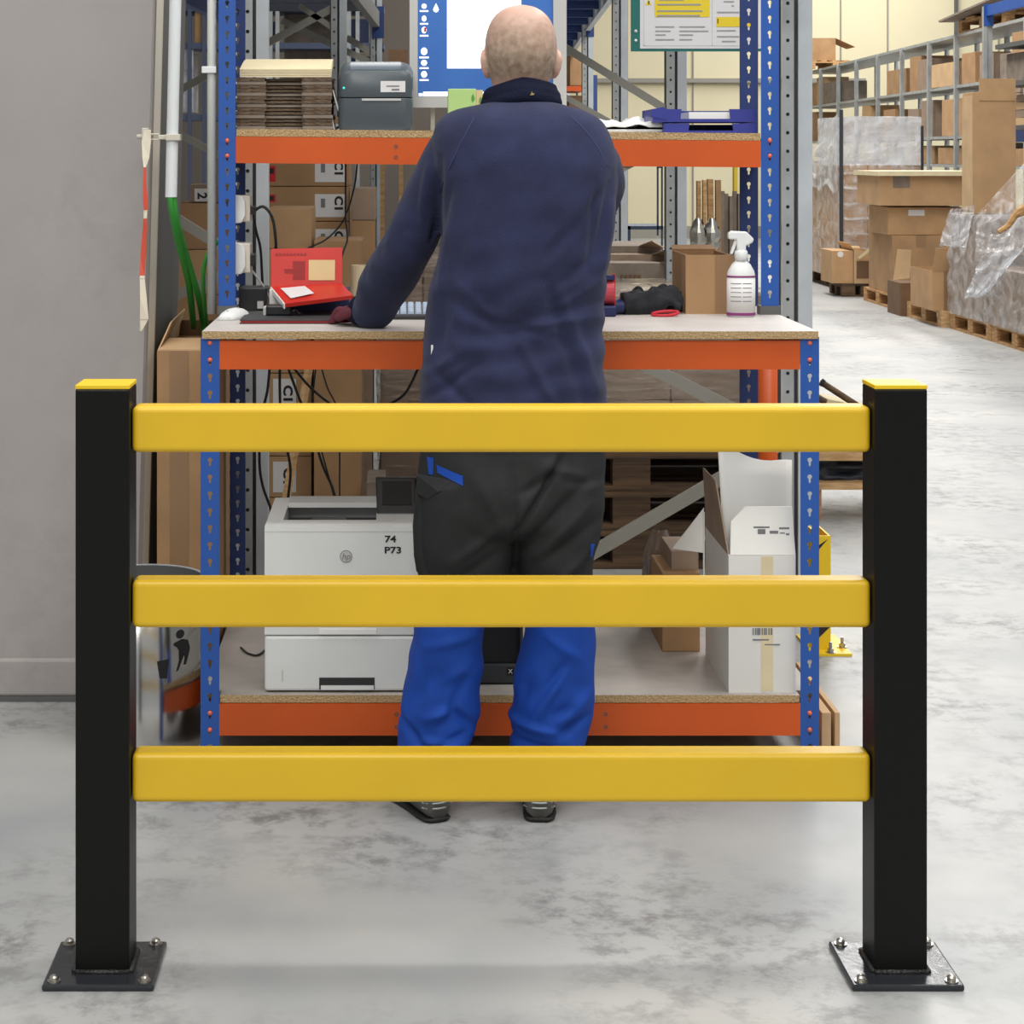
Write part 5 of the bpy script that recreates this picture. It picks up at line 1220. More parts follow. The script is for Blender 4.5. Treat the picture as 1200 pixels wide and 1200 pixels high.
part('ribbed_board', mb, 'card_grey', None, label='dark grey ribbed panel leaning right of the timber battens', cat='panel', org=(X(860, yk2), yk2, 0))
part('yellow_post', MB().box(X(860.5, 15), X(864.5, 15), 15, 15.08, 0, Z(190, 15)+.2), 'yellow_box', None, label='slim yellow post far behind the right rear post', cat='post', org=(X(862, 15), 15, 0))
# dark trolley frame
yd2 = 16.5; tr = thing('trolley_frame', 'dark blue trolley frame standing far behind the upper shelf', 'trolley', (X(760, yd2), yd2, 0))
for px in (771, 776): part('trolley_post', MB().box(X(px-.9, yd2), X(px+.9, yd2), yd2, yd2+.03, .02 if px == 776 else Z(276, yd2), Z(196, yd2)), 'plinth_blue', tr)
part('trolley_deck', MB().box(X(735, yd2), X(777, yd2), yd2, yd2+.6, Z(269, yd2), Z(265, yd2)), 'plinth_blue', tr)
part('trolley_side', MB().box(X(735, yd2), X(739, yd2), yd2, yd2+.05, .02, Z(265, yd2)), 'plinth_blue', tr)
part('trolley_handle', MB().box(X(770, yd2), X(777, yd2), yd2, yd2+.03, Z(197, yd2), Z(194, yd2)), 'plinth_blue', tr)
for px in (737, 775): part('wheel', MB().rings([[(X(px, yd2)+d, yd2+.03+.06*math.cos(t), .06+.06*math.sin(t)) for t in [2*math.pi*i/12 for i in range(12)]] for d in (-.02, .02)]), 'black_plastic', tr)
# far orange/brown stock seen beside the ear
yh = 24.0
carton('brown carton on dark pallet far behind the worker\'s right ear', X(668, yh), X(683, yh), yh, yh+.8, Z(100, yh), Z(64, yh), 'card_b', tape=None)
sh2 = thing('orange_shelf', 'far shelf with orange beam behind the worker\'s right ear', 'shelf', (X(675, yh), yh, 0))
part('shelf_beam', MB().box(X(664, yh), X(684, yh), yh-.05, yh+.8, Z(107, yh), Z(101, yh)), 'orange', sh2)
part('shelf_pallet', MB().box(X(667, yh), X(683, yh), yh-.02, yh+.8, Z(101, yh)+.001, Z(100, yh)-.001), 'wood_dark_shaded', sh2)
for px in (665, 683): part('shelf_post', MB().box(X(px-.6, yh), X(px+.6, yh), yh+.75, yh+.85, 0, Z(60, yh)), 'galv_dark', sh2)
carton('dark carton far behind the worker\'s right shoulder', X(667, yh), X(682, yh), yh, yh+.7, 0, Z(112, yh), 'card_inside', tape=None)
yh2 = 30.0
part('blue_post', MB().box(X(695, yh2), X(700, yh2), yh2, yh2+.1, 0, Z(88, yh2)), 'rack_blue', None, label='short dark blue post in front of the far cream wall', cat='post', org=(X(697, yh2), yh2, 0))

# ------------------------------------------------------------------ right aisle: grey shelving with cartons
XS = 5.6
def sxy(y): return XS+SK*y
gs = thing('grey_shelving', 'long run of grey steel shelving along the right aisle', 'shelving', (sxy(22), 22, 0))
levels = [.1, .75, 1.42, 1.76, 2.36, 2.96]
S_Y = [34.1, 32.5, 30.9, 29.4, 27.8, 26.2, 24.6, 23.2, 21.7, 20.2, 18.7]
for y in S_Y:
    for dx in (0, .6):
        x = sxy(y)+dx; part('shelf_post', MB().box(x-.025, x+.025, y-.03, y+.03, 0, 2.958), 'galv', gs)
for z in levels:
    for a, b in zip(S_Y, S_Y[1:]):
        xa, xb = sxy(a), sxy(b)
        part('shelf', MB().hexa([(xb, b, z-.035), (xb+.6, b, z-.035), (xa+.6, a, z-.035), (xa, a, z-.035)], [(xb, b, z), (xb+.6, b, z), (xa+.6, a, z), (xa, a, z)]), 'galv', gs)
rnd = random.Random(5)
lname = {2: 'fourth', 3: 'third', 4: 'second'}
bn_ = ['first', 'second', 'third', 'fourth', 'fifth', 'sixth', 'seventh', 'eighth', 'ninth', 'tenth']
for li in (2, 3, 4):
    for bi in range(len(S_Y)-1):
        a, b = S_Y[bi], S_Y[bi+1]
        if li == 2 and bi < 5: continue
        if (li, bi) in ((4, 2), (4, 3), (3, 1), (3, 8), (3, 9)): continue
        hmax = (levels[li+1]-levels[li])-.06
        kinds = 1 if li == 2 else (2 if rnd.random() < .55 else 1)
        yb0 = b+.08; span = (a-b-.16)
        for q in range(kinds):
            ln = span/kinds*rnd.uniform(.7, .92); y0 = yb0+q*span/kinds; hh = min(hmax*.92, hmax*rnd.uniform(.45, .95)); x0 = sxy(y0)+rnd.uniform(.03, .1); z0 = levels[li]+.001
            m = rnd.choice(['card', 'card_b', 'card_d', 'card_grey', 'card_c', 'card_b'])
            part('stored_carton', MB().box(x0, x0+.42, y0, y0+ln, z0, z0+hh), m, None, bevel=.006,
                 label='carton on %s board of the grey shelving, %s bay from far end%s' % ({2: 'fourth', 3: 'third', 4: 'second'}[li], bn_[bi], '' if kinds == 1 else (', nearer of two' if q == 0 else ', farther of two')), cat='box', group='cartons on the grey shelving', org=(x0+.2, y0+ln/2, z0))
# flat cardboard bundle on the shelves near the tall carton
yb3 = 20.6; x3 = sxy(yb3)-.08
for k in range(5):
    z0 = 2.02+.001+k*.06 if False else 1.761+.24+k*.062
    part('flat_bundle', MB().box(x3+rnd.uniform(0, .04), x3+.5, yb3-.3, yb3+.9, z0, z0+.056), 'card_d', None, label='flattened carton bundle sticking out of the grey shelving, %s of five' % ['lowest', 'second lowest', 'middle', 'second highest', 'topmost'][k], cat='cardboard', group='flattened cartons on the grey shelving', org=(x3+.2, yb3, z0))
part('support_carton', MB().box(x3+.05, x3+.5, yb3-.25, yb3+.85, 1.762, 2.0), 'card_b', None, label='brown carton under the flattened carton bundle on the grey shelving', cat='box', org=(x3+.2, yb3, 1.762))
# things on top of the shelving
yt3 = 22.4; xt = sxy(yt3)
tpal = make_pallet('wooden_pallet', 'wooden pallet on top of the grey shelving under a tilted board', (xt+.35, yt3-.2, 2.962), 'wood', 'y', None, (1.5, .8))
part('grey_board', MB().hexa([(xt-.15, yt3-1.6, 3.24), (xt+.7, yt3-1.6, 3.24), (xt+.7, yt3+.9, 3.107), (xt-.15, yt3+.9, 3.107)], [(xt-.15, yt3-1.6, 3.26), (xt+.7, yt3-1.6, 3.26), (xt+.7, yt3+.9, 3.13), (xt-.15, yt3+.9, 3.13)]), 'card_grey', None, label='thin grey board lying tilted on the pallet above the grey shelving', cat='board', org=(xt+.2, yt3, 3.107))
for k in range(3):
    part('timber_block', MB().box(xt+.02, xt+.5, yt3-1.2+.62*k, yt3-.85+.62*k, 3.107, 3.107+(.09, .055, .022)[k]), 'wood', None, label='wooden block under the tilted grey board, %s of three' % ['nearest', 'middle', 'farthest'][k], cat='block', group='blocks under the grey board', org=(xt+.2, yt3-1+.62*k, 3.107))
yt4 = 32.9; xt4 = sxy(yt4)
t = carton('open brown carton on pallet at the far end on top of the grey shelving', xt4-.1, xt4+.32, yt4, yt4+.7, 3.107, 3.107+.38, 'card_b', tape=None, openflaps=(('r', .42, .8, -.35), ('l', .3, .9, .1)))
make_pallet('wooden_pallet', 'wooden pallet at the far end on top of the grey shelving', (xt4+.28, yt4+.4, 2.962), 'wood', 'y', None, (1, 1.1))
# front pallet rack (blue beam) at the right edge
yr_ = 18.0; xr = X(1158.5, yr_)
rk = thing('pallet_rack', 'grey rack post with blue top beam at the right edge of the picture', 'rack', (xr, yr_, 0))
part('upright', MB().box(xr-.043, xr-.012, yr_, yr_+.06, 0, 2.9).box(xr-.012, xr+.043, yr_+.02, yr_+.06, 0, 2.9), 'galv', rk)
part('upright', MB().box(xr-.043-.1, xr+.043-.1, 14.4, 14.46, 0, 2.9), 'galv', rk)
part('rack_beam', MB().bar((xr, yr_, 2.86), (xr-.13, 14.4, 2.86), .10, .05), 'blue', rk)
part('rack_beam', MB().bar((xr+.02, yr_, 1.70), (xr-.11, 14.4, 1.70), .10, .05), 'rack_blue', rk)
part('rack_deck', MB().box(xr+.03, xr+.9, 14.5, 17.9, 2.5, 2.54), 'galv_dark', rk); part('rack_deck', MB().box(xr+.03, xr+.9, 14.5, 17.9, 1.76, 1.80), 'galv_dark', rk); part('rack_deck', MB().box(xr+.03, xr+.9, 14.5, 17.9, 2.15, 2.19), 'galv_dark', rk)
for dy in (14.45, 17.93): part('upright', MB().box(xr+.86, xr+.92, dy, dy+.06, 0, 2.9), 'galv', rk)
part('beam_connector', MB().box(xr-.045, xr+.045, yr_-.006, yr_-.001, 2.72, 2.92), 'blue', rk)
part('yellow_crate', MB().box(xr+.2, xr+.7, 17.0, 17.4, 2.541, 2.541+.16), 'yellow_box', None, bevel=.01, label='yellow box on the rack board at the upper right edge', cat='box', org=(xr+.4, 17.2, 2.541))
part('dark_carton', MB().box(xr+.1, xr+.7, 16.6, 17.8, 2.191, 2.191+.26), 'card_grey', None, bevel=.01, label='dark grey carton on the second rack board at the right edge', cat='box', org=(xr+.4, 17.2, 2.191))
for k in range(4):
    part('flat_carton', MB().box(xr+.1+.01*k, xr+.7, 16.4, 17.6, 1.801+k*.07, 1.801+k*.07+.064), 'card_d' if k % 2 else 'card_c', None, label='flattened carton on the lower rack board at the right edge, %s of four' % ['lowest', 'second lowest', 'second highest', 'topmost'][k], cat='cardboard', group='flattened cartons at the right edge', org=(xr+.4, 17, 1.801+k*.07))

# ------------------------------------------------------------------ right aisle: pallets with goods
XP = 4.56
def pxx(y): return 4.85
# A: tall wrapped load at the far end
ya = 22.0; xa_ = X(986, ya)
for k in range(2): make_pallet('wooden_pallet', 'wooden pallet under the tall wrapped load, %s' % ['near', 'far'][k], (xa_+.46, ya+.62+1.22*k, 0), 'wood_dark_shaded', 'y', 'pallets under the tall wrapped load')
wl = wload('tall load of cartons under clear film with a white upper wrap, far in the aisle', xa_, xa_+.89, ya, ya+2.2, .145, 1.42, 3, 4, 6, 'card', 'wrap_clear', .02, seed=8)
mb = MB(); zt5 = Z(137, ya)
def topw(u, v):
    # white film hood above the cartons
    return None
rs = []
for v in range(9):
    z = 1.42+(zt5-1.42)*v/8; ring = []
    for i in range(40):
        u = i/40*4; s_ = int(u); f = u-s_; x0, x1, y0, y1 = xa_-.01, xa_+.9, ya-.01, ya+1.2
        x, y = [(x0+(x1-x0)*f, y0), (x1, y0+(y1-y0)*f), (x1-(x1-x0)*f, y1), (x0, y1-(y1-y0)*f)][s_]
        d = .02*noise.noise(Vector((x*5, y*5, z*6))); ring.append((x+d, y+d, z+(.03*noise.noise(Vector((x*3, y, 5))) if v == 8 else 0)))
    rs.append(ring)
part('film_hood', MB().rings(rs), 'wrap_white', wl, label='white plastic film hood')
for k in range(7):
    zz = .3+.17*k; part('film_band', MB().grid(lambda u, v: (xa_+.02+.86*u, ya-.036+.01*noise.noise(Vector((u*7, k, 1))), zz+.028*v+.02*noise.noise(Vector((u*4, k*3.1, 2)))), 16, 1), 'wrap_white', wl)
part('edge_protector', MB().box(xa_-.028, xa_+.012, ya-.035, ya-.02, .2, zt5+.08), 'strap_black', wl, label='black edge strip')
part('edge_protector', MB().box(xa_+.885, xa_+.915, ya-.03, ya-.015, .2, zt5-.1), 'strap_black', wl)
mb = MB().grid(lambda u, v: (xa_-.03-.02*u+.02*noise.noise(Vector((u*6, v*6, 2))), ya+.05+1.9*u, 1.15+.3*v+(zt5-1.42)*v*(1-u)+.08*noise.noise(Vector((u*5, v*4, 9)))), 18, 10)
part('loose_film', mb, 'wrap_white', wl)
# B: two small crates/cartons on pallets
yB = 21.2
make_pallet('wooden_pallet', 'small dark wooden pallet under the tan carton with white dot', (X(978, yB)+.36, yB+.35, 0), 'wood_dark_shaded', 'x', None, (.45, .8))
xb_ = X(976, yB-.0)
c = carton('tan carton with round white sticker on a pallet in the aisle', xb_, xb_+.23, yB+.04, yB+.6, .145, Z(294, yB), 'card', tape=None)
part('round_sticker', MB().prism([(xb_+.09+.033*math.cos(t), yB+.037, .46+.033*math.sin(t)) for t in [2*math.pi*i/14 for i in range(14)]], (0, .002, 0)), 'label_white', c)
cr = carton('open tan carton with its front flap hanging, beside the white dot carton', xb_+.235, xb_+.44, yB+.02, yB+.6, .145, Z(294, yB), 'card_c', openflaps=(('l', .1, .5, .8), ('b', .1, .8, .2)), tape=None)
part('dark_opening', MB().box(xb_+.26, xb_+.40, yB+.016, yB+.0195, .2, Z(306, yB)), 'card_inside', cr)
part('torn_flap', MB().bar((xb_+.28, yB, .42), (xb_+.39, yB-.05, .52), .03, .006), 'card_cream', cr)
# C: stack of big cartons
yC = 19.6
make_pallet('wooden_pallet', 'wooden pallet under the stack of three big cartons in the aisle', (4.89+.36, yC+.55, 0), 'wood', 'y', None, (1, .9))
xc0 = X(1046, yC)
carton('big brown carton, lowest of three on the pallet', 4.91, 5.85, yC+.0, yC+1.0, .145, Z(276, yC), 'card_b', tape='tape', tape_at=.3, tapew=.1)
carton('brown carton with white label, middle of three on the pallet', X(1042, yC), X(1042, yC)+.75, yC+.05, yC+.85, Z(276, yC)+.003, Z(243, yC), 'card', tape=None, lab=[(X(1066, yC), X(1085, yC), Z(253, yC), Z(246, yC), 'label_white')])
carton('long carton with creamy lid and dark tape, topmost of three', X(1029, yC), X(1029, yC)+1.0, yC-.05, yC+.9, Z(241, yC), Z(206, yC)-.002, 'card', tape='card_grey', tape_at=.22, tapew=.17)
part('lid_panel', MB().box(X(1026, yC), X(1029, yC)+1.02, yC-.12, yC+.95, Z(206, yC), Z(200.5, yC)), 'card_cream', bpy.data.objects['cardboard_carton'] if False else None, label='pale cardboard sheet lying on the topmost of the three big cartons', cat='cardboard', org=(X(1080, yC), yC, Z(206, yC)))
# D: open carton with hanging flap on a pallet
yDc = 17.5
make_pallet('wooden_pallet', 'pale wooden pallet under the open carton with hanging flap', (4.82+.36, yDc+.6, 0), 'wood_pale', 'y', None, (1, .9))
xd0 = 4.75
od = carton('open brown carton with wide flap hanging left on the pale pallet', xd0, xd0+.55, yDc+.05, yDc+.8, .145, Z(318, yDc), 'card', openflaps=(('f', .22, .25, .95),), tape_at=.24, tapew=.06)
part('side_flap', MB().prism([P(1047, 328, yDc-.05), P(1066, 326, yDc-.02), P(1068, 293, yDc), P(1052, 292, yDc-.04)], (0, .008, 0)), 'card_c', od)
carton('low torn brown carton on the floor between pallets', X(1049, 18.9), X(1072, 18.9), 18.7, 19.2, .0, Z(330, 18.9), 'card_inside', tape=None)
# E: large wrapped loads at the right edge
yE0, yE1 = 15.0, 17.3
for k in range(2): make_pallet('wooden_pallet', 'wooden pallet under the wrapped goods at the right edge, %s' % ['nearer', 'farther'][k], (pxx(16)+.42, 15.58+1.22*k, 0), 'wood', 'y', 'pallets at the right edge')
xe = pxx(16)+.01
wload('carton load in clear film at the right edge, farther one', xe, xe+.85, 16.35, 17.35, .145, Z(252, 17), 2, 2, 2, 'card_d', 'wrap_clear', .03, seed=21)
el = wload('lower carton load in clear film at the right edge, nearer one', xe, xe+.85, 14.98, 16.25, .145, Z(318, 15.6), 2, 2, 1, 'card_d', 'wrap_clear', .04, seed=30)
part('red_band', MB().box(xe-.035, xe-.02, 14.9, 15.1, .15, Z(316, 15)), 'pink_red', el, label='dark pink edge band')
ytc = 16.6; x0, x1 = X(1147, ytc), X(1190.5, ytc)
tc_ = carton('tall narrow tan carton standing upright on the wrapped goods at the right', x0-.05, x1, ytc, ytc+.3, Z(252, 17)+.03, Z(108, ytc), 'card', tape=None)
part('upper_flap', MB().box(x0, x1-.004, ytc-.006, ytc-.001, Z(118, ytc), Z(92, ytc)), 'card', tc_)
part('side_strip', MB().box(x0-.056, x0-.0505, ytc, ytc+.3, Z(252, 17)+.05, Z(112, ytc)), 'card_c', tc_)
# loose film over the loads
def filmtent(name, pts, label, m='wrap_clear', nu=20, nv=14, amp=.05, seed=0):
    a, b, c_, d = [Vector(p) for p in pts]
    mb = MB().grid(lambda u, v: a.lerp(b, u).lerp(d.lerp(c_, u), v)+Vector((0, -1, .3))*amp*noise.noise(Vector((u*6+seed, v*6, seed)))+Vector((0, 0, -.12*math.sin(u*3.14)*math.sin(v*3.14))), nu, nv)
    return part(name, mb, m, None, label=label, cat='plastic film', org=a)
filmtent('plastic_film', [P(1100, 288, 16.25), P(1132, 290, 16.2), P(1143, 240, 16.3), P(1113, 246, 16.3)], 'small shiny film flap hanging over the farther wrapped load', 'wrap_white', amp=.05, seed=2)
filmtent('plastic_film', [P(1142, 300, 16.1), P(1215, 300, 15.4), P(1215, 175, 16.0), P(1146, 250, 16.3)], 'large clear film draped from the tall narrow carton to the right edge', 'wrap_clear', amp=.1, seed=6)
filmtent('plastic_film', [P(1130, 350, 14.93), P(1150, 345, 14.9), P(1200, 292, 14.95), P(1150, 300, 15.0)], 'white crumpled film hanging over the nearer wrapped load', 'wrap_white', amp=.08, seed=11)
part('orange_strip', MB().tube([P(1170, 272, 15.3), P(1182, 264, 15.3), P(1190, 252, 15.3), P(1202, 245, 15.3)], [.02, .025, .03, .05], 8, smooth=3), 'wood', None, label='orange brown strip under the clear film at the right edge', cat='strap', org=P(1182, 264, 15.3))

# ------------------------------------------------------------------ the worker
YP = 4.68
wk = thing('person', 'person in navy fleece and black and blue work trousers, back turned, standing at the workbench', 'person', (.27, 4.66, 0))
def sup(cx, cy, z, hx, hy, e=2.3, n=40, hyf=None):
    out = []
    for i in range(n):
        t = 2*math.pi*i/n; c, s_ = math.cos(t), math.sin(t)
        hh = hy if s_ < 0 or hyf is None else hyf
        out.append((cx+hx*math.copysign(abs(c)**(2/e), c), cy+hh*math.copysign(abs(s_)**(2/e), s_), z))
    return out
def prof(rows, k=4):
    """rows: (py, left px, right px, centre Y, half depth back, half depth front) -> dense rings"""
    vs = [Vector((r[0], r[1], r[2])) for r in rows]; ws = [Vector((r[3], r[4], r[5])) for r in rows]
    A, _ = catmull(vs, [0]*len(vs), k); B, _ = catmull(ws, [0]*len(ws), k)
    out = []
    for a, b in zip(A, B):
        xl_, xr_ = X(a.y, b.x), X(a.z, b.x); out.append(((xl_+xr_)/2, b.x, Z(a.x, b.x), (xr_-xl_)/2, b.y, b.z))
    return out
def loft(mb, rows, e=2.3, inset=0, k=4, n=40):
    mb.rings([sup(c[0], c[1], c[2], max(.004, c[3]-inset), max(.004, c[4]-inset), e, n, max(.004, c[5]-inset)) for c in prof(rows, k)])
torso = [(119, 574, 648, 4.73, .045, .05), (124, 552, 668, 4.73, .07, .07), (131, 528, 690, 4.72, .09, .09), (142, 514, 706, 4.71, .105, .105), (160, 508, 716, 4.70, .12, .115), (190, 508, 722, 4.69, .13, .125),
         (230, 514, 721, 4.68, .13, .13), (280, 510, 716, 4.67, .125, .13), (330, 503, 711, 4.66, .12, .13), (380, 498, 708, 4.66, .118, .13), (430, 494, 709, 4.65, .125, .13), (480, 491, 711, 4.645, .135, .135), (512, 490, 712, 4.64, .14, .135)]
hips = [(440, 510, 695, 4.65, .11, .12), (480, 495, 706, 4.65, .125, .125), (530, 490, 710, 4.64, .145, .13), (575, 487, 709, 4.635, .155, .13), (610, 487, 705, 4.63, .145, .125), (625, 500, 690, 4.625, .10, .10)]
legL = [(560, 488, 604, 4.63, .13, .125), (610, 485, 607, 4.625, .125, .12), (650, 487, 602, 4.62, .115, .11), (690, 490, 595, 4.625, .105, .105), (712, 488, 585, 4.63, .1, .1)]
legR = [(560, 596, 709, 4.63, .13, .125), (610, 599, 704, 4.625, .125, .12), (650, 605, 697, 4.62, .115, .11), (690, 610, 692, 4.625, .105, .105), (712, 611, 694, 4.63, .1, .1)]
lowL = [(700, 489, 586, 4.63, .1, .1), (720, 485, 573, 4.63, .098, .1), (750, 482, 567, 4.635, .097, .1), (790, 475, 564, 4.64, .095, .1), (830, 468, 561, 4.64, .095, .1), (860, 467, 555, 4.635, .095, .1), (885, 465, 546, 4.63, .092, .1), (905, 466, 541, 4.63, .088, .1), (921, 468, 539, 4.63, .082, .095)]
lowR = [(700, 611, 695, 4.63, .1, .1), (720, 612, 697, 4.63, .098, .1), (750, 613, 697, 4.635, .097, .1), (790, 603, 697, 4.64, .095, .1), (830, 600, 695, 4.64, .095, .1), (860, 599, 689, 4.635, .095, .1), (885, 597, 677, 4.63, .092, .1), (905, 599, 671, 4.63, .088, .1), (921, 601, 667, 4.63, .082, .095)]
# joints
shL, elL, wrL = Vector((.135, 4.72, 1.565)), Vector((.018, 4.80, 1.325)), Vector((-.072, 5.0, 1.162))
shR, elR, wrR = Vector((.462, 4.70, 1.525)), Vector((.458, 4.84, 1.35)), Vector((.37, 5.08, 1.16))
def armtube(mb, s_, e_, w_, rr, k=5): mb.tube([s_, s_.lerp(e_, .5), e_, e_.lerp(w_, .5), w_], rr, 18, smooth=k)
# body: one continuous surface
body = MB()
HY = 4.775; hx_ = X(610.5, HY)
def headring(py, hw, yb, yf, e=2.15, n=40):
    z = Z(py, HY); cy = (yb+yf)/2; return sup(hx_, cy, z, hw, cy-yb, e, n)
s0 = HY/F
hr = [(6, 6, -.012, .03), (8, 15, -.035, .05), (12, 23, -.055, .067), (19, 31, -.073, .083), (29, 37, -.086, .094), (42, 41, -.093, .099), (56, 42.3, -.094, .101), (68, 41.6, -.090, .099), (80, 39, -.078, .098), (90, 36, -.064, .099), (98, 33.5, -.054, .099), (106, 31.5, -.05, .095), (114, 29.5, -.05, .08), (122, 29, -.05, .05), (132, 30, -.055, .04), (146, 36, -.06, .04)]
A, _ = catmull([Vector((r[0], r[1], 0)) for r in hr], [0]*len(hr), 3); B, _ = catmull([Vector((r[2], r[3], 0)) for r in hr], [0]*len(hr), 3)
body.rings([headring(a.x, a.y*s0, HY+b.x, HY+b.y) for a, b in zip(A, B)])
for sgn_ in (-1, 1):                           # ears
    ec = Vector((hx_+sgn_*.0865, HY+.005, Z(76, HY)))
    body.ball(ec+Vector((0, -.004, .004)), .031, 14, 10, sc3=(.3, .58, 1)); body.ball(ec+Vector((sgn_*-.004, .004, -.022)), .013, 10, 8, sc3=(.6, .7, 1))
    body.tube([ec+Vector((-sgn_*.002, .016, .024)), ec+Vector((sgn_*.004, .0, .032)), ec+Vector((sgn_*.009, -.016, .018)), ec+Vector((sgn_*.007, -.016, -.006)), ec+Vector((sgn_*.0, -.004, -.026))], .0052, 8, smooth=4)
fy = HY+.098
body.tube([(hx_, fy-.002, Z(57, HY)), (hx_, fy+.012, Z(68, HY)), (hx_, fy+.02, Z(76, HY)), (hx_, fy+.004, Z(81, HY))], [.008, .01, .014, .011], 10, smooth=3)   # nose
for s_ in (-1, 1):
    body.tube([(hx_+s_*.012, fy-.006, Z(54, HY)), (hx_+s_*.034, fy-.012, Z(53, HY)), (hx_+s_*.055, fy-.034, Z(56, HY))], [.009, .009, .007], 8, smooth=3)   # brow
    body.ball((hx_+s_*.032, fy-.02, Z(60, HY)), .012, 10, 8)     # eye
    body.ball((hx_+s_*.044, fy-.036, Z(75, HY)), .027, 12, 8)    # cheek
body.tube([(hx_-.024, fy-.014, Z(89, HY)), (hx_, fy-.002, Z(88.5, HY)), (hx_+.024, fy-.014, Z(89, HY))], [.005, .0075, .005], 8, smooth=3)
body.tube([(hx_-.022, fy-.014, Z(92, HY)), (hx_, fy-.003, Z(92.5, HY)), (hx_+.022, fy-.014, Z(92, HY))], [.005, .008, .005], 8, smooth=3)
body.ball((hx_, fy-.018, Z(101, HY)), .02, 12, 8)
loft(body, torso, inset=.022)
loft(body, hips, inset=.045)
loft(body, [(600, 520, 572, 4.63, .06, .06), (720, 500, 560, 4.635, .06, .065), (800, 490, 545, 4.64, .055, .06), (900, 492, 528, 4.62, .04, .045), (940, 492, 530, 4.62, .045, .055)])
loft(body, [(600, 632, 680, 4.63, .06, .06), (720, 625, 683, 4.635, .06, .065), (800, 624, 678, 4.64, .055, .06), (900, 618, 654, 4.62, .04, .045), (940, 614, 652, 4.62, .045, .055)])
armtube(body, shL, elL, wrL, [.054, .042, .037, .036, .030]); armtube(body, shR, elR, wrR, [.054, .044, .038, .037, .030])
def handgeo(mb, w_, d, side, g=0):
    """relaxed curled hand resting on the worktop: palm, four fingers, thumb"""
    d = Vector(d).normalized(); up = Vector((0, 0, 1)); sd = d.cross(up).normalized()*side
    mb.tube([w_-d*.012, w_+d*.02-up*.006, w_+d*.06-up*.012, w_+d*.085-up*.014], [.026+g, .027+g, .030+g, .024+g], 14, smooth=3)
    for o in (-.016, .016): mb.tube([w_+d*.01+sd*o*.6, w_+d*.05+sd*o*1.2-up*.01, w_+d*.085+sd*o*1.4-up*.012], [.019+g, .019+g, .015+g], 12, smooth=3)
    for k, (o, ln) in enumerate(((-.031, .060), (-.0105, .070), (.0105, .066), (.031, .052))):
        b_ = w_+d*.082+sd*o-up*.010
        mb.tube([b_, b_+d*ln*.42+up*.006, b_+d*ln*.78-up*.010, b_+d*ln*.98-up*.028], [.0098+g, .0094+g, .0088+g, .0075+g], 9, smooth=3)
    b_ = w_+d*.022-sd*.026-up*.008
    mb.tube([b_, b_+d*.03-sd*.022-up*.006, b_+d*.062-sd*.026-up*.016], [.013+g, .011+g, .0085+g], 9, smooth=3)
dL, dR = Vector((-.55, .75, -.12)), Vector((-.35, .9, -.1))
handgeo(body, wrL, dL, 1); handgeo(body, wrR, dR, -1)
bo = part('body', body, 'skin', wk); bake(bo, [('REMESH', dict(mode='VOXEL', voxel_size=.0042)), ('SMOOTH', dict(iterations=4, factor=.5))])
gm = MB(); handgeo(gm, wrL, dL, 1, .003)
gl = part('glove', gm, 'glove', wk, label='dark red work glove'); bake(gl, [('REMESH', dict(mode='VOXEL', voxel_size=.004)), ('SMOOTH', dict(iterations=2, factor=.5))])
# fleece
fm_ = MB(); loft(fm_, torso, e=2.5)
fm_.tube([shL+Vector((.02, 0, .0)), shL.lerp(elL, .3), shL.lerp(elL, .65), elL, elL.lerp(wrL, .35), elL.lerp(wrL, .7), wrL-Vector((-.006, .01, .002)), wrL+Vector((-.02, .018, -.008))], [.082, .072, .064, .064, .068, .066, .056, .050], 22, smooth=5)
fm_.tube([shR+Vector((-.02, 0, 0)), shR.lerp(elR, .3), shR.lerp(elR, .7), elR, elR.lerp(wrR, .5), wrR], [.082, .080, .064, .056, .056, .05], 22, smooth=5)
fl_ = part('fleece_jumper', fm_, 'fleece', wk, label='navy fleece jumper')
bake(fl_, [('REMESH', dict(mode='VOXEL', voxel_size=.006)), ('SMOOTH', dict(iterations=7, factor=.5))])
def ridge(v): return 1-abs(v)
def seg_d(p, a, b):
    a = Vector(a); b = Vector(b); t = max(0, min(1, (p-a).dot(b-a)/(b-a).length_squared)); return (p-a.lerp(b, t)).length, t
def fold(p, a, b, wd, amp):
    d, t = seg_d(p, a, b); return amp*math.exp(-(d/wd)**2)*math.sin(math.pi*(.12+.76*t))
YBk = 4.56
creases = [((722, 205), (700, 300), .012, -.008), ((716, 215), (690, 250), .010, -.005), ((720, 240), (706, 330), .010, .006), ((516, 185), (507, 335), .008, -.010), ((503, 195), (494, 265), .010, .008), ((530, 215), (512, 290), .010, -.005),
           ((560, 425), (497, 470), .011, -.006), ((545, 410), (500, 440), .012, .005), ((640, 330), (684, 470), .016, -.007), ((655, 340), (700, 460), .013, .005), ((610, 400), (650, 478), .013, .006), ((545, 245), (520, 400), .016, -.004), ((520, 300), (513, 430), .014, -.006),
           ((690, 250), (630, 310), .014, -.004), ((700, 300), (640, 345), .012, -.004), ((705, 330), (650, 362), .010, .003), ((705, 355), (620, 372), .009, -.003), ((700, 372), (600, 384), .008, .003), ((520, 350), (600, 392), .012, -.004), ((560, 370), (660, 398), .010, -.003), ((530, 330), (580, 372), .012, .003), ((502, 430), (560, 482), .012, -.005), ((700, 215), (690, 330), .010, -.005)]
cr3 = [(P(a[0], a[1], YBk), P(b[0], b[1], YBk), w_, am) for a, b, w_, am in creases]
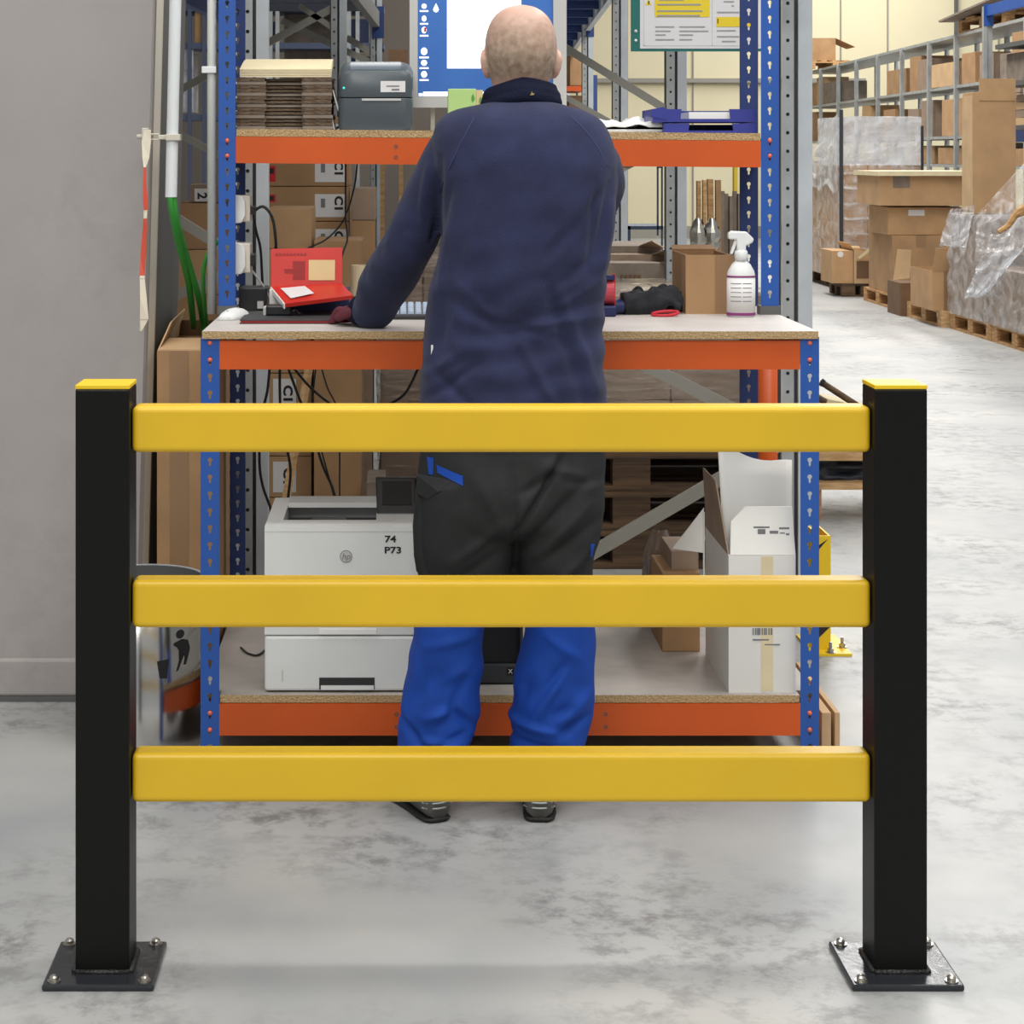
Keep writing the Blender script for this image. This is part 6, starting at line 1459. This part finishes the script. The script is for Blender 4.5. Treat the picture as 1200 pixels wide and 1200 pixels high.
arm_cr = [(elL.lerp(wrL, f)+Vector((-.05, -.05, 0.02)), elL.lerp(wrL, f+.12)+Vector((.06, -.05, 0.03)), .012, am) for f, am in ((-.15, -.003), (.05, .006), (.2, -.006), (.42, .006), (.6, -.007), (.78, .006), (.92, -.006))]
def fl_disp(p, n):
    v = .006*noise.noise(Vector((p.x*8+p.z*3, p.y*7, p.z*5)))+.0022*noise.noise(Vector((p.x*16-p.z*10, p.y*14, p.z*18)))
    for a, b, w_, am in cr3:
        if abs(p.z-(a.z+b.z)/2) < .3:
            q = Vector((p.x, YBk, p.z)); d, t = seg_d(q, a, b)
            if p.y < 4.74: v += 1.5*am*math.exp(-(d/w_)**2)*math.sin(math.pi*(.12+.76*t))
    for a, b, w_, am in arm_cr: v += fold(p, a, b, w_, am*1.2)
    if p.y < 4.74 and .12 < p.x < .52: v += .0035*math.exp(-((p.z-1.10)/.16)**2)*math.sin(p.z*85+2.5*math.sin(p.x*11)+3*noise.noise(p*6))
    if p.x > .12 and p.z < 1.0: v += .004*math.sin(p.z*70+p.x*9)*max(0, (1.0-p.z))*3
    return v
displace(fl_, fl_disp)
# flatten cuff onto the worktop
def clampz(o, z):
    L = wloc(o)
    for v in o.data.vertices:
        w_ = v.co+L
        if w_.y > YD-.02 and w_.z < z: v.co.z = z-L.z
clampz(fl_, ZT+.002); clampz(gl, ZT+.002); clampz(bo, ZT+.003)
cu = MB(); cu.tube([wrL+Vector((-.008, .006, -.008)), wrL+Vector((-.026, .028, -.014)), wrL+Vector((-.034, .04, -.016))], [.047, .044, .038], 16, smooth=3)
cf = part('cuff', cu, 'fleece_dark', fl_, smooth=True, label='dark knitted cuff'); 
for v in cf.data.vertices:
    if v.co.z+wloc(cf).z < ZT+.002: v.co.z = ZT+.002-wloc(cf).z
# collar: two soft rolls round the neck
co = MB()
for (py, hw, hb, hf, r) in ((116, 40, .076, .08, .017), (107, 38.5, .068, .078, .017), (100, 37, .062, .078, .013)):
    z = Z(py, HY); pts = []
    for i in range(41):
        t = 2*math.pi*i/40; pts.append((hx_+hw*s0*math.cos(t), HY-.004+(hf if math.sin(t) > 0 else hb)*math.sin(t), z-.012*math.cos(2*t)*.4-.052*max(0, math.sin(t))**1.5-(.014 if math.cos(t) < 0 else .004)*abs(math.cos(t))))
    co.tube(pts, r, 12)
col_ = part('collar', co, 'fleece_dark', fl_, label='dark folded collar'); bake(col_, [('REMESH', dict(mode='VOXEL', voxel_size=.0045)), ('SMOOTH', dict(iterations=4, factor=.5))])
displace(col_, lambda p, n: .003*noise.noise(Vector((p.x*14, p.y*14, p.z*60))))
# small emblem stitched to the collar, raglan seams, side tag: projected on the cloth
def bvh(o):
    L = wloc(o); return BVHTree.FromPolygons([v.co+L for v in o.data.vertices], [tuple(p.vertices) for p in o.data.polygons])
tf, tcol = bvh(fl_), bvh(col_)
def hit(tree, px, py, Y0=4.3):
    p = P(px, py, 4.6); h = tree.ray_cast(Vector((p.x, 4.2, p.z)), Vector((0, 1, 0))); return h[0] if h[0] is not None else p
for pts in ([(566, 123), (555, 140), (545, 158), (535, 178), (525, 200), (516, 225)], [(655, 122), (672, 138), (688, 155), (702, 175), (713, 196)]):
    q = [hit(tf, *p)+Vector((0, -.0004, 0)) for p in pts]
    part('seam', MB().tube(q, .0016, 6, smooth=3), 'seam', fl_, smooth=True)
h0 = hit(tcol, 626, 108.5)
part('emblem', MB().prism([h0+Vector((x*.001, -.003, z*.001)) for x, z in ((-5, -3), (-2, -1), (-.8, 4), (.8, 4.5), (1.5, 0), (6, 1), (5, -3), (1, -3.5), (-2, -4))], (0, .004, 0)), 'emblem', fl_, label='small gold stitched emblem')
h0 = hit(tf, 506, 408); part('side_tag', MB().box(h0.x-.002, h0.x+.003, h0.y-.003, h0.y+.001, h0.z-.02, h0.z+.008), 'label_white', fl_, label='small white side tag')
# trousers, black upper part
tm = MB(); loft(tm, [(r[0]+(40 if r[0] == 440 else 0), r[1]+1, r[2]-1, r[3], r[4]-.004, r[5]-.004) for r in hips[1:]] , e=2.4); loft(tm, legL, e=2.3); loft(tm, legR, e=2.3)
tr_ = part('trousers', tm, 'trouser_black', wk, label='black upper part of the work trousers'); bake(tr_, [('REMESH', dict(mode='VOXEL', voxel_size=.006)), ('SMOOTH', dict(iterations=5, factor=.5))])
tcr = [((690, 560), (612, 640), .014, -.008), ((690, 590), (628, 650), .012, .007), ((700, 610), (625, 665), .014, -.008), ((695, 640), (640, 690), .012, .008), ((640, 545), (690, 560), .012, .006), ((598, 545), (604, 640), .010, -.006), ((530, 660), (590, 610), .012, .006), ((520, 690), (585, 645), .012, -.006), ((560, 560), (600, 640), .016, .004), ((630, 560), (610, 600), .012, -.006), ((655, 548), (610, 575), .01, -.007), ((660, 532), (604, 622), .006, -.011), ((650, 532), (596, 618), .010, .006)]
t3 = [(P(a[0], a[1], 4.53), P(b[0], b[1], 4.53), w_, am) for a, b, w_, am in tcr]
def tdisp(p, n):
    v = .006*noise.noise(Vector((p.x*9+p.z*6, p.y*8, p.z*10)))
    if p.y < 4.7:
        q = Vector((p.x, 4.53, p.z))
        for a, b, w_, am in t3:
            d, t = seg_d(q, a, b); v += 1.5*am*math.exp(-(d/w_)**2)*math.sin(math.pi*(.12+.76*t))
    return v
displace(tr_, tdisp)
tt = bvh(tr_)
def patch(tree, pts, off, m, name, parent, label=None, thick=.004):
    c4 = [Vector((p[0], p[1], 0)) for p in pts]
    def g(u, v):
        p = c4[0].lerp(c4[1], u).lerp(c4[3].lerp(c4[2], u), v); return hit(tree, p.x, p.y)+Vector((0, -off, 0))
    return part(name, MB().grid(g, 8, 5), m, parent, smooth=True, label=label)
patch(tt, [(511, 540), (541, 550), (541, 561), (512, 549)], .002, 'trouser_blue', 'blue_stripe', tr_, 'blue stripe at the back pocket')
patch(tt, [(500, 533), (508, 533), (507, 552), (502, 552)], .002, 'trouser_blue', 'blue_stripe', tr_)
patch(tt, [(689, 630), (693.5, 630), (692, 650), (688, 643)], .002, 'trouser_blue', 'blue_stripe', tr_)
# cargo pocket with a lifted flap on the left thigh
pk = MB(); rs = []
for py in (572, 590, 620, 650, 668, 676):
    xl_, xr_ = {572: (490, 512), 590: (486, 517), 620: (484, 516), 650: (484, 515), 668: (488, 513), 676: (493, 508)}[py]
    rs.append(sup((X(xl_, 4.58)+X(xr_, 4.58))/2, 4.595, Z(py, 4.58), (X(xr_, 4.58)-X(xl_, 4.58))/2, .05, 3, 20))
pk.rings(rs); pko = part('cargo_pocket', pk, 'trouser_black', tr_, smooth=True)
displace(pko, lambda p, n: .004*noise.noise(p*30))
f0 = [P(488, 556, 4.55), P(528, 563, 4.515), P(532, 571, 4.51), P(514, 577, 4.515), P(501, 586, 4.53), P(488, 579, 4.55)]
part('pocket_flap', MB().prism(f0, (.002, .012, 0)), 'trouser_black', tr_, bevel=.002)
# blue lower legs
for rows, sd in ((lowL, -1), (lowR, 1)):
    lm = MB(); loft(lm, rows, e=2.2)
    lo_ = part('trouser_leg', lm, 'trouser_blue', wk, label='blue lower trouser leg, %s' % ('left' if sd < 0 else 'right')); bake(lo_, [('REMESH', dict(mode='VOXEL', voxel_size=.006)), ('SMOOTH', dict(iterations=3, factor=.5))])
    fl2 = ([((500, 845), (530, 832), .012, .012), ((530, 832), (556, 858), .010, -.010), ((495, 870), (545, 876), .010, .012), ((500, 795), (480, 840), .014, -.008), ((520, 800), (550, 780), .014, .005), ((545, 800), (520, 850), .012, -.006), ((470, 850), (500, 880), .01, -.009), ((500, 760), (560, 745), .012, .005), ((490, 885), (550, 860), .009, -.008)] if sd < 0 else
           [((660, 790), (625, 850), .011, .010), ((690, 820), (650, 852), .014, .010), ((600, 850), (655, 862), .010, .012), ((655, 862), (690, 845), .010, -.010), ((604, 872), (660, 882), .010, -.012), ((640, 745), (680, 775), .012, .005), ((665, 775), (640, 810), .010, -.006), ((650, 840), (675, 830), .012, -.008), ((610, 830), (622, 800), .012, -.006)])
    f3 = [(P(a[0], a[1], 4.54), P(b[0], b[1], 4.54), w_, am) for a, b, w_, am in fl2]
    def ldisp(p, n, f3=f3):
        v = .007*noise.noise(Vector((p.x*10+p.z*7, p.y*9, p.z*13)))
        q = Vector((p.x, 4.54, p.z))
        if p.y < 4.7:
            for a, b, w_, am in f3:
                d, t = seg_d(q, a, b); v += 1.5*am*math.exp(-(d/w_)**2)*math.sin(math.pi*(.12+.76*t))
        return v
    displace(lo_, ldisp)
# shoes
def shoe(hx0, hy0, ang, lb_):
    R = Matrix.Rotation(ang, 4, 'Z'); c = Vector((hx0, hy0, 0))
    def T(x, y, z): return c+(R @ Vector((x, y, z)))
    so_ = MB(); up_ = MB(); rs = []; ru = []
    for u, hw, zt_2, zf_ in ((0, .022, .062, .0), (.012, .034, .075, .0), (.05, .038, .09, .0), (.10, .037, .095, .0), (.15, .040, .085, .0), (.20, .047, .066, .0), (.245, .047, .055, .0), (.285, .036, .046, .003), (.302, .018, .036, .006)):
        rs.append([T(hw*1.03*math.cos(t), u, .001+zf_+.0055*(1+math.sin(t))) for t in [2*math.pi*i/16 for i in range(16)]])
        ru.append([T(hw*math.copysign(abs(math.cos(t))**.8, math.cos(t)), u+.001, .009+(zt_2-.009)*(.5+.5*math.copysign(abs(math.sin(t))**.75, math.sin(t)))) for t in [2*math.pi*i/20 for i in range(20)]])
    so_.rings(rs); up_.rings(ru)
    u_ = part('shoe', up_, 'shoe', wk, smooth=True, label=lb_); part('sole', so_, 'sole', u_, smooth=True)
    st = MB(); 
    for zz in (.034, .046): st.tube([T(.040*math.sin(a), .038-.040*math.cos(a)*.98, zz) for a in [-1.1+2.2*i/12 for i in range(13)]], .0022, 6)
    part('heel_stripe', st, 'galv', u_, smooth=True)
shoe(X(515, 4.55), 4.545, math.radians(24), 'grey work shoe, left'); shoe(X(632, 4.55), 4.545, math.radians(-4), 'grey work shoe, right')
for s_ in (-1, 1):
    ey = part('eye', MB().ball((hx_+s_*.032, fy-.0115, Z(61, HY)), .0098, 14, 10), 'white_paper', wk, smooth=True)
    part('iris', MB().ball((hx_+s_*.032, fy-.0032, Z(61.5, HY)), .0044, 10, 6, sc3=(1, .6, 1)), 'navy', ey, smooth=True)
for py_, r_ in ((89.4, .0034), (91.6, .0040)):
    part('lip', MB().tube([(hx_-.023, fy-.009, Z(90.8, HY)), (hx_-.010, fy-.0005, Z(py_, HY)), (hx_+.010, fy-.0005, Z(py_, HY)), (hx_+.023, fy-.009, Z(90.8, HY))], [.002, r_, r_, .002], 8, smooth=4), 'lip', wk, smooth=True)
# glasses
gs_ = thing('glasses', 'x', 'x') if False else None
gm_ = MB()
for s_ in (-1, 1):
    gm_.tube([(hx_+s_*.094, HY-.004, Z(68, HY)), (hx_+s_*.093, HY+.004, Z(61, HY)), (hx_+s_*.090, HY+.05, Z(59, HY)), (hx_+s_*.075, HY+.108, Z(59, HY))], .0022, 8, smooth=3)
    gm_.tube([(hx_+s_*.038+.026*math.cos(t), HY+.112-.006*abs(math.cos(t)), Z(62, HY)+.018*math.sin(t)) for t in [2*math.pi*i/20 for i in range(21)]], .0017, 6)
gm_.tube([(hx_-.012, HY+.114, Z(60, HY)), (hx_+.012, HY+.114, Z(60, HY))], .002, 6)
part('glasses', gm_, 'glass_frame', wk, smooth=True, label='thin dark glasses')
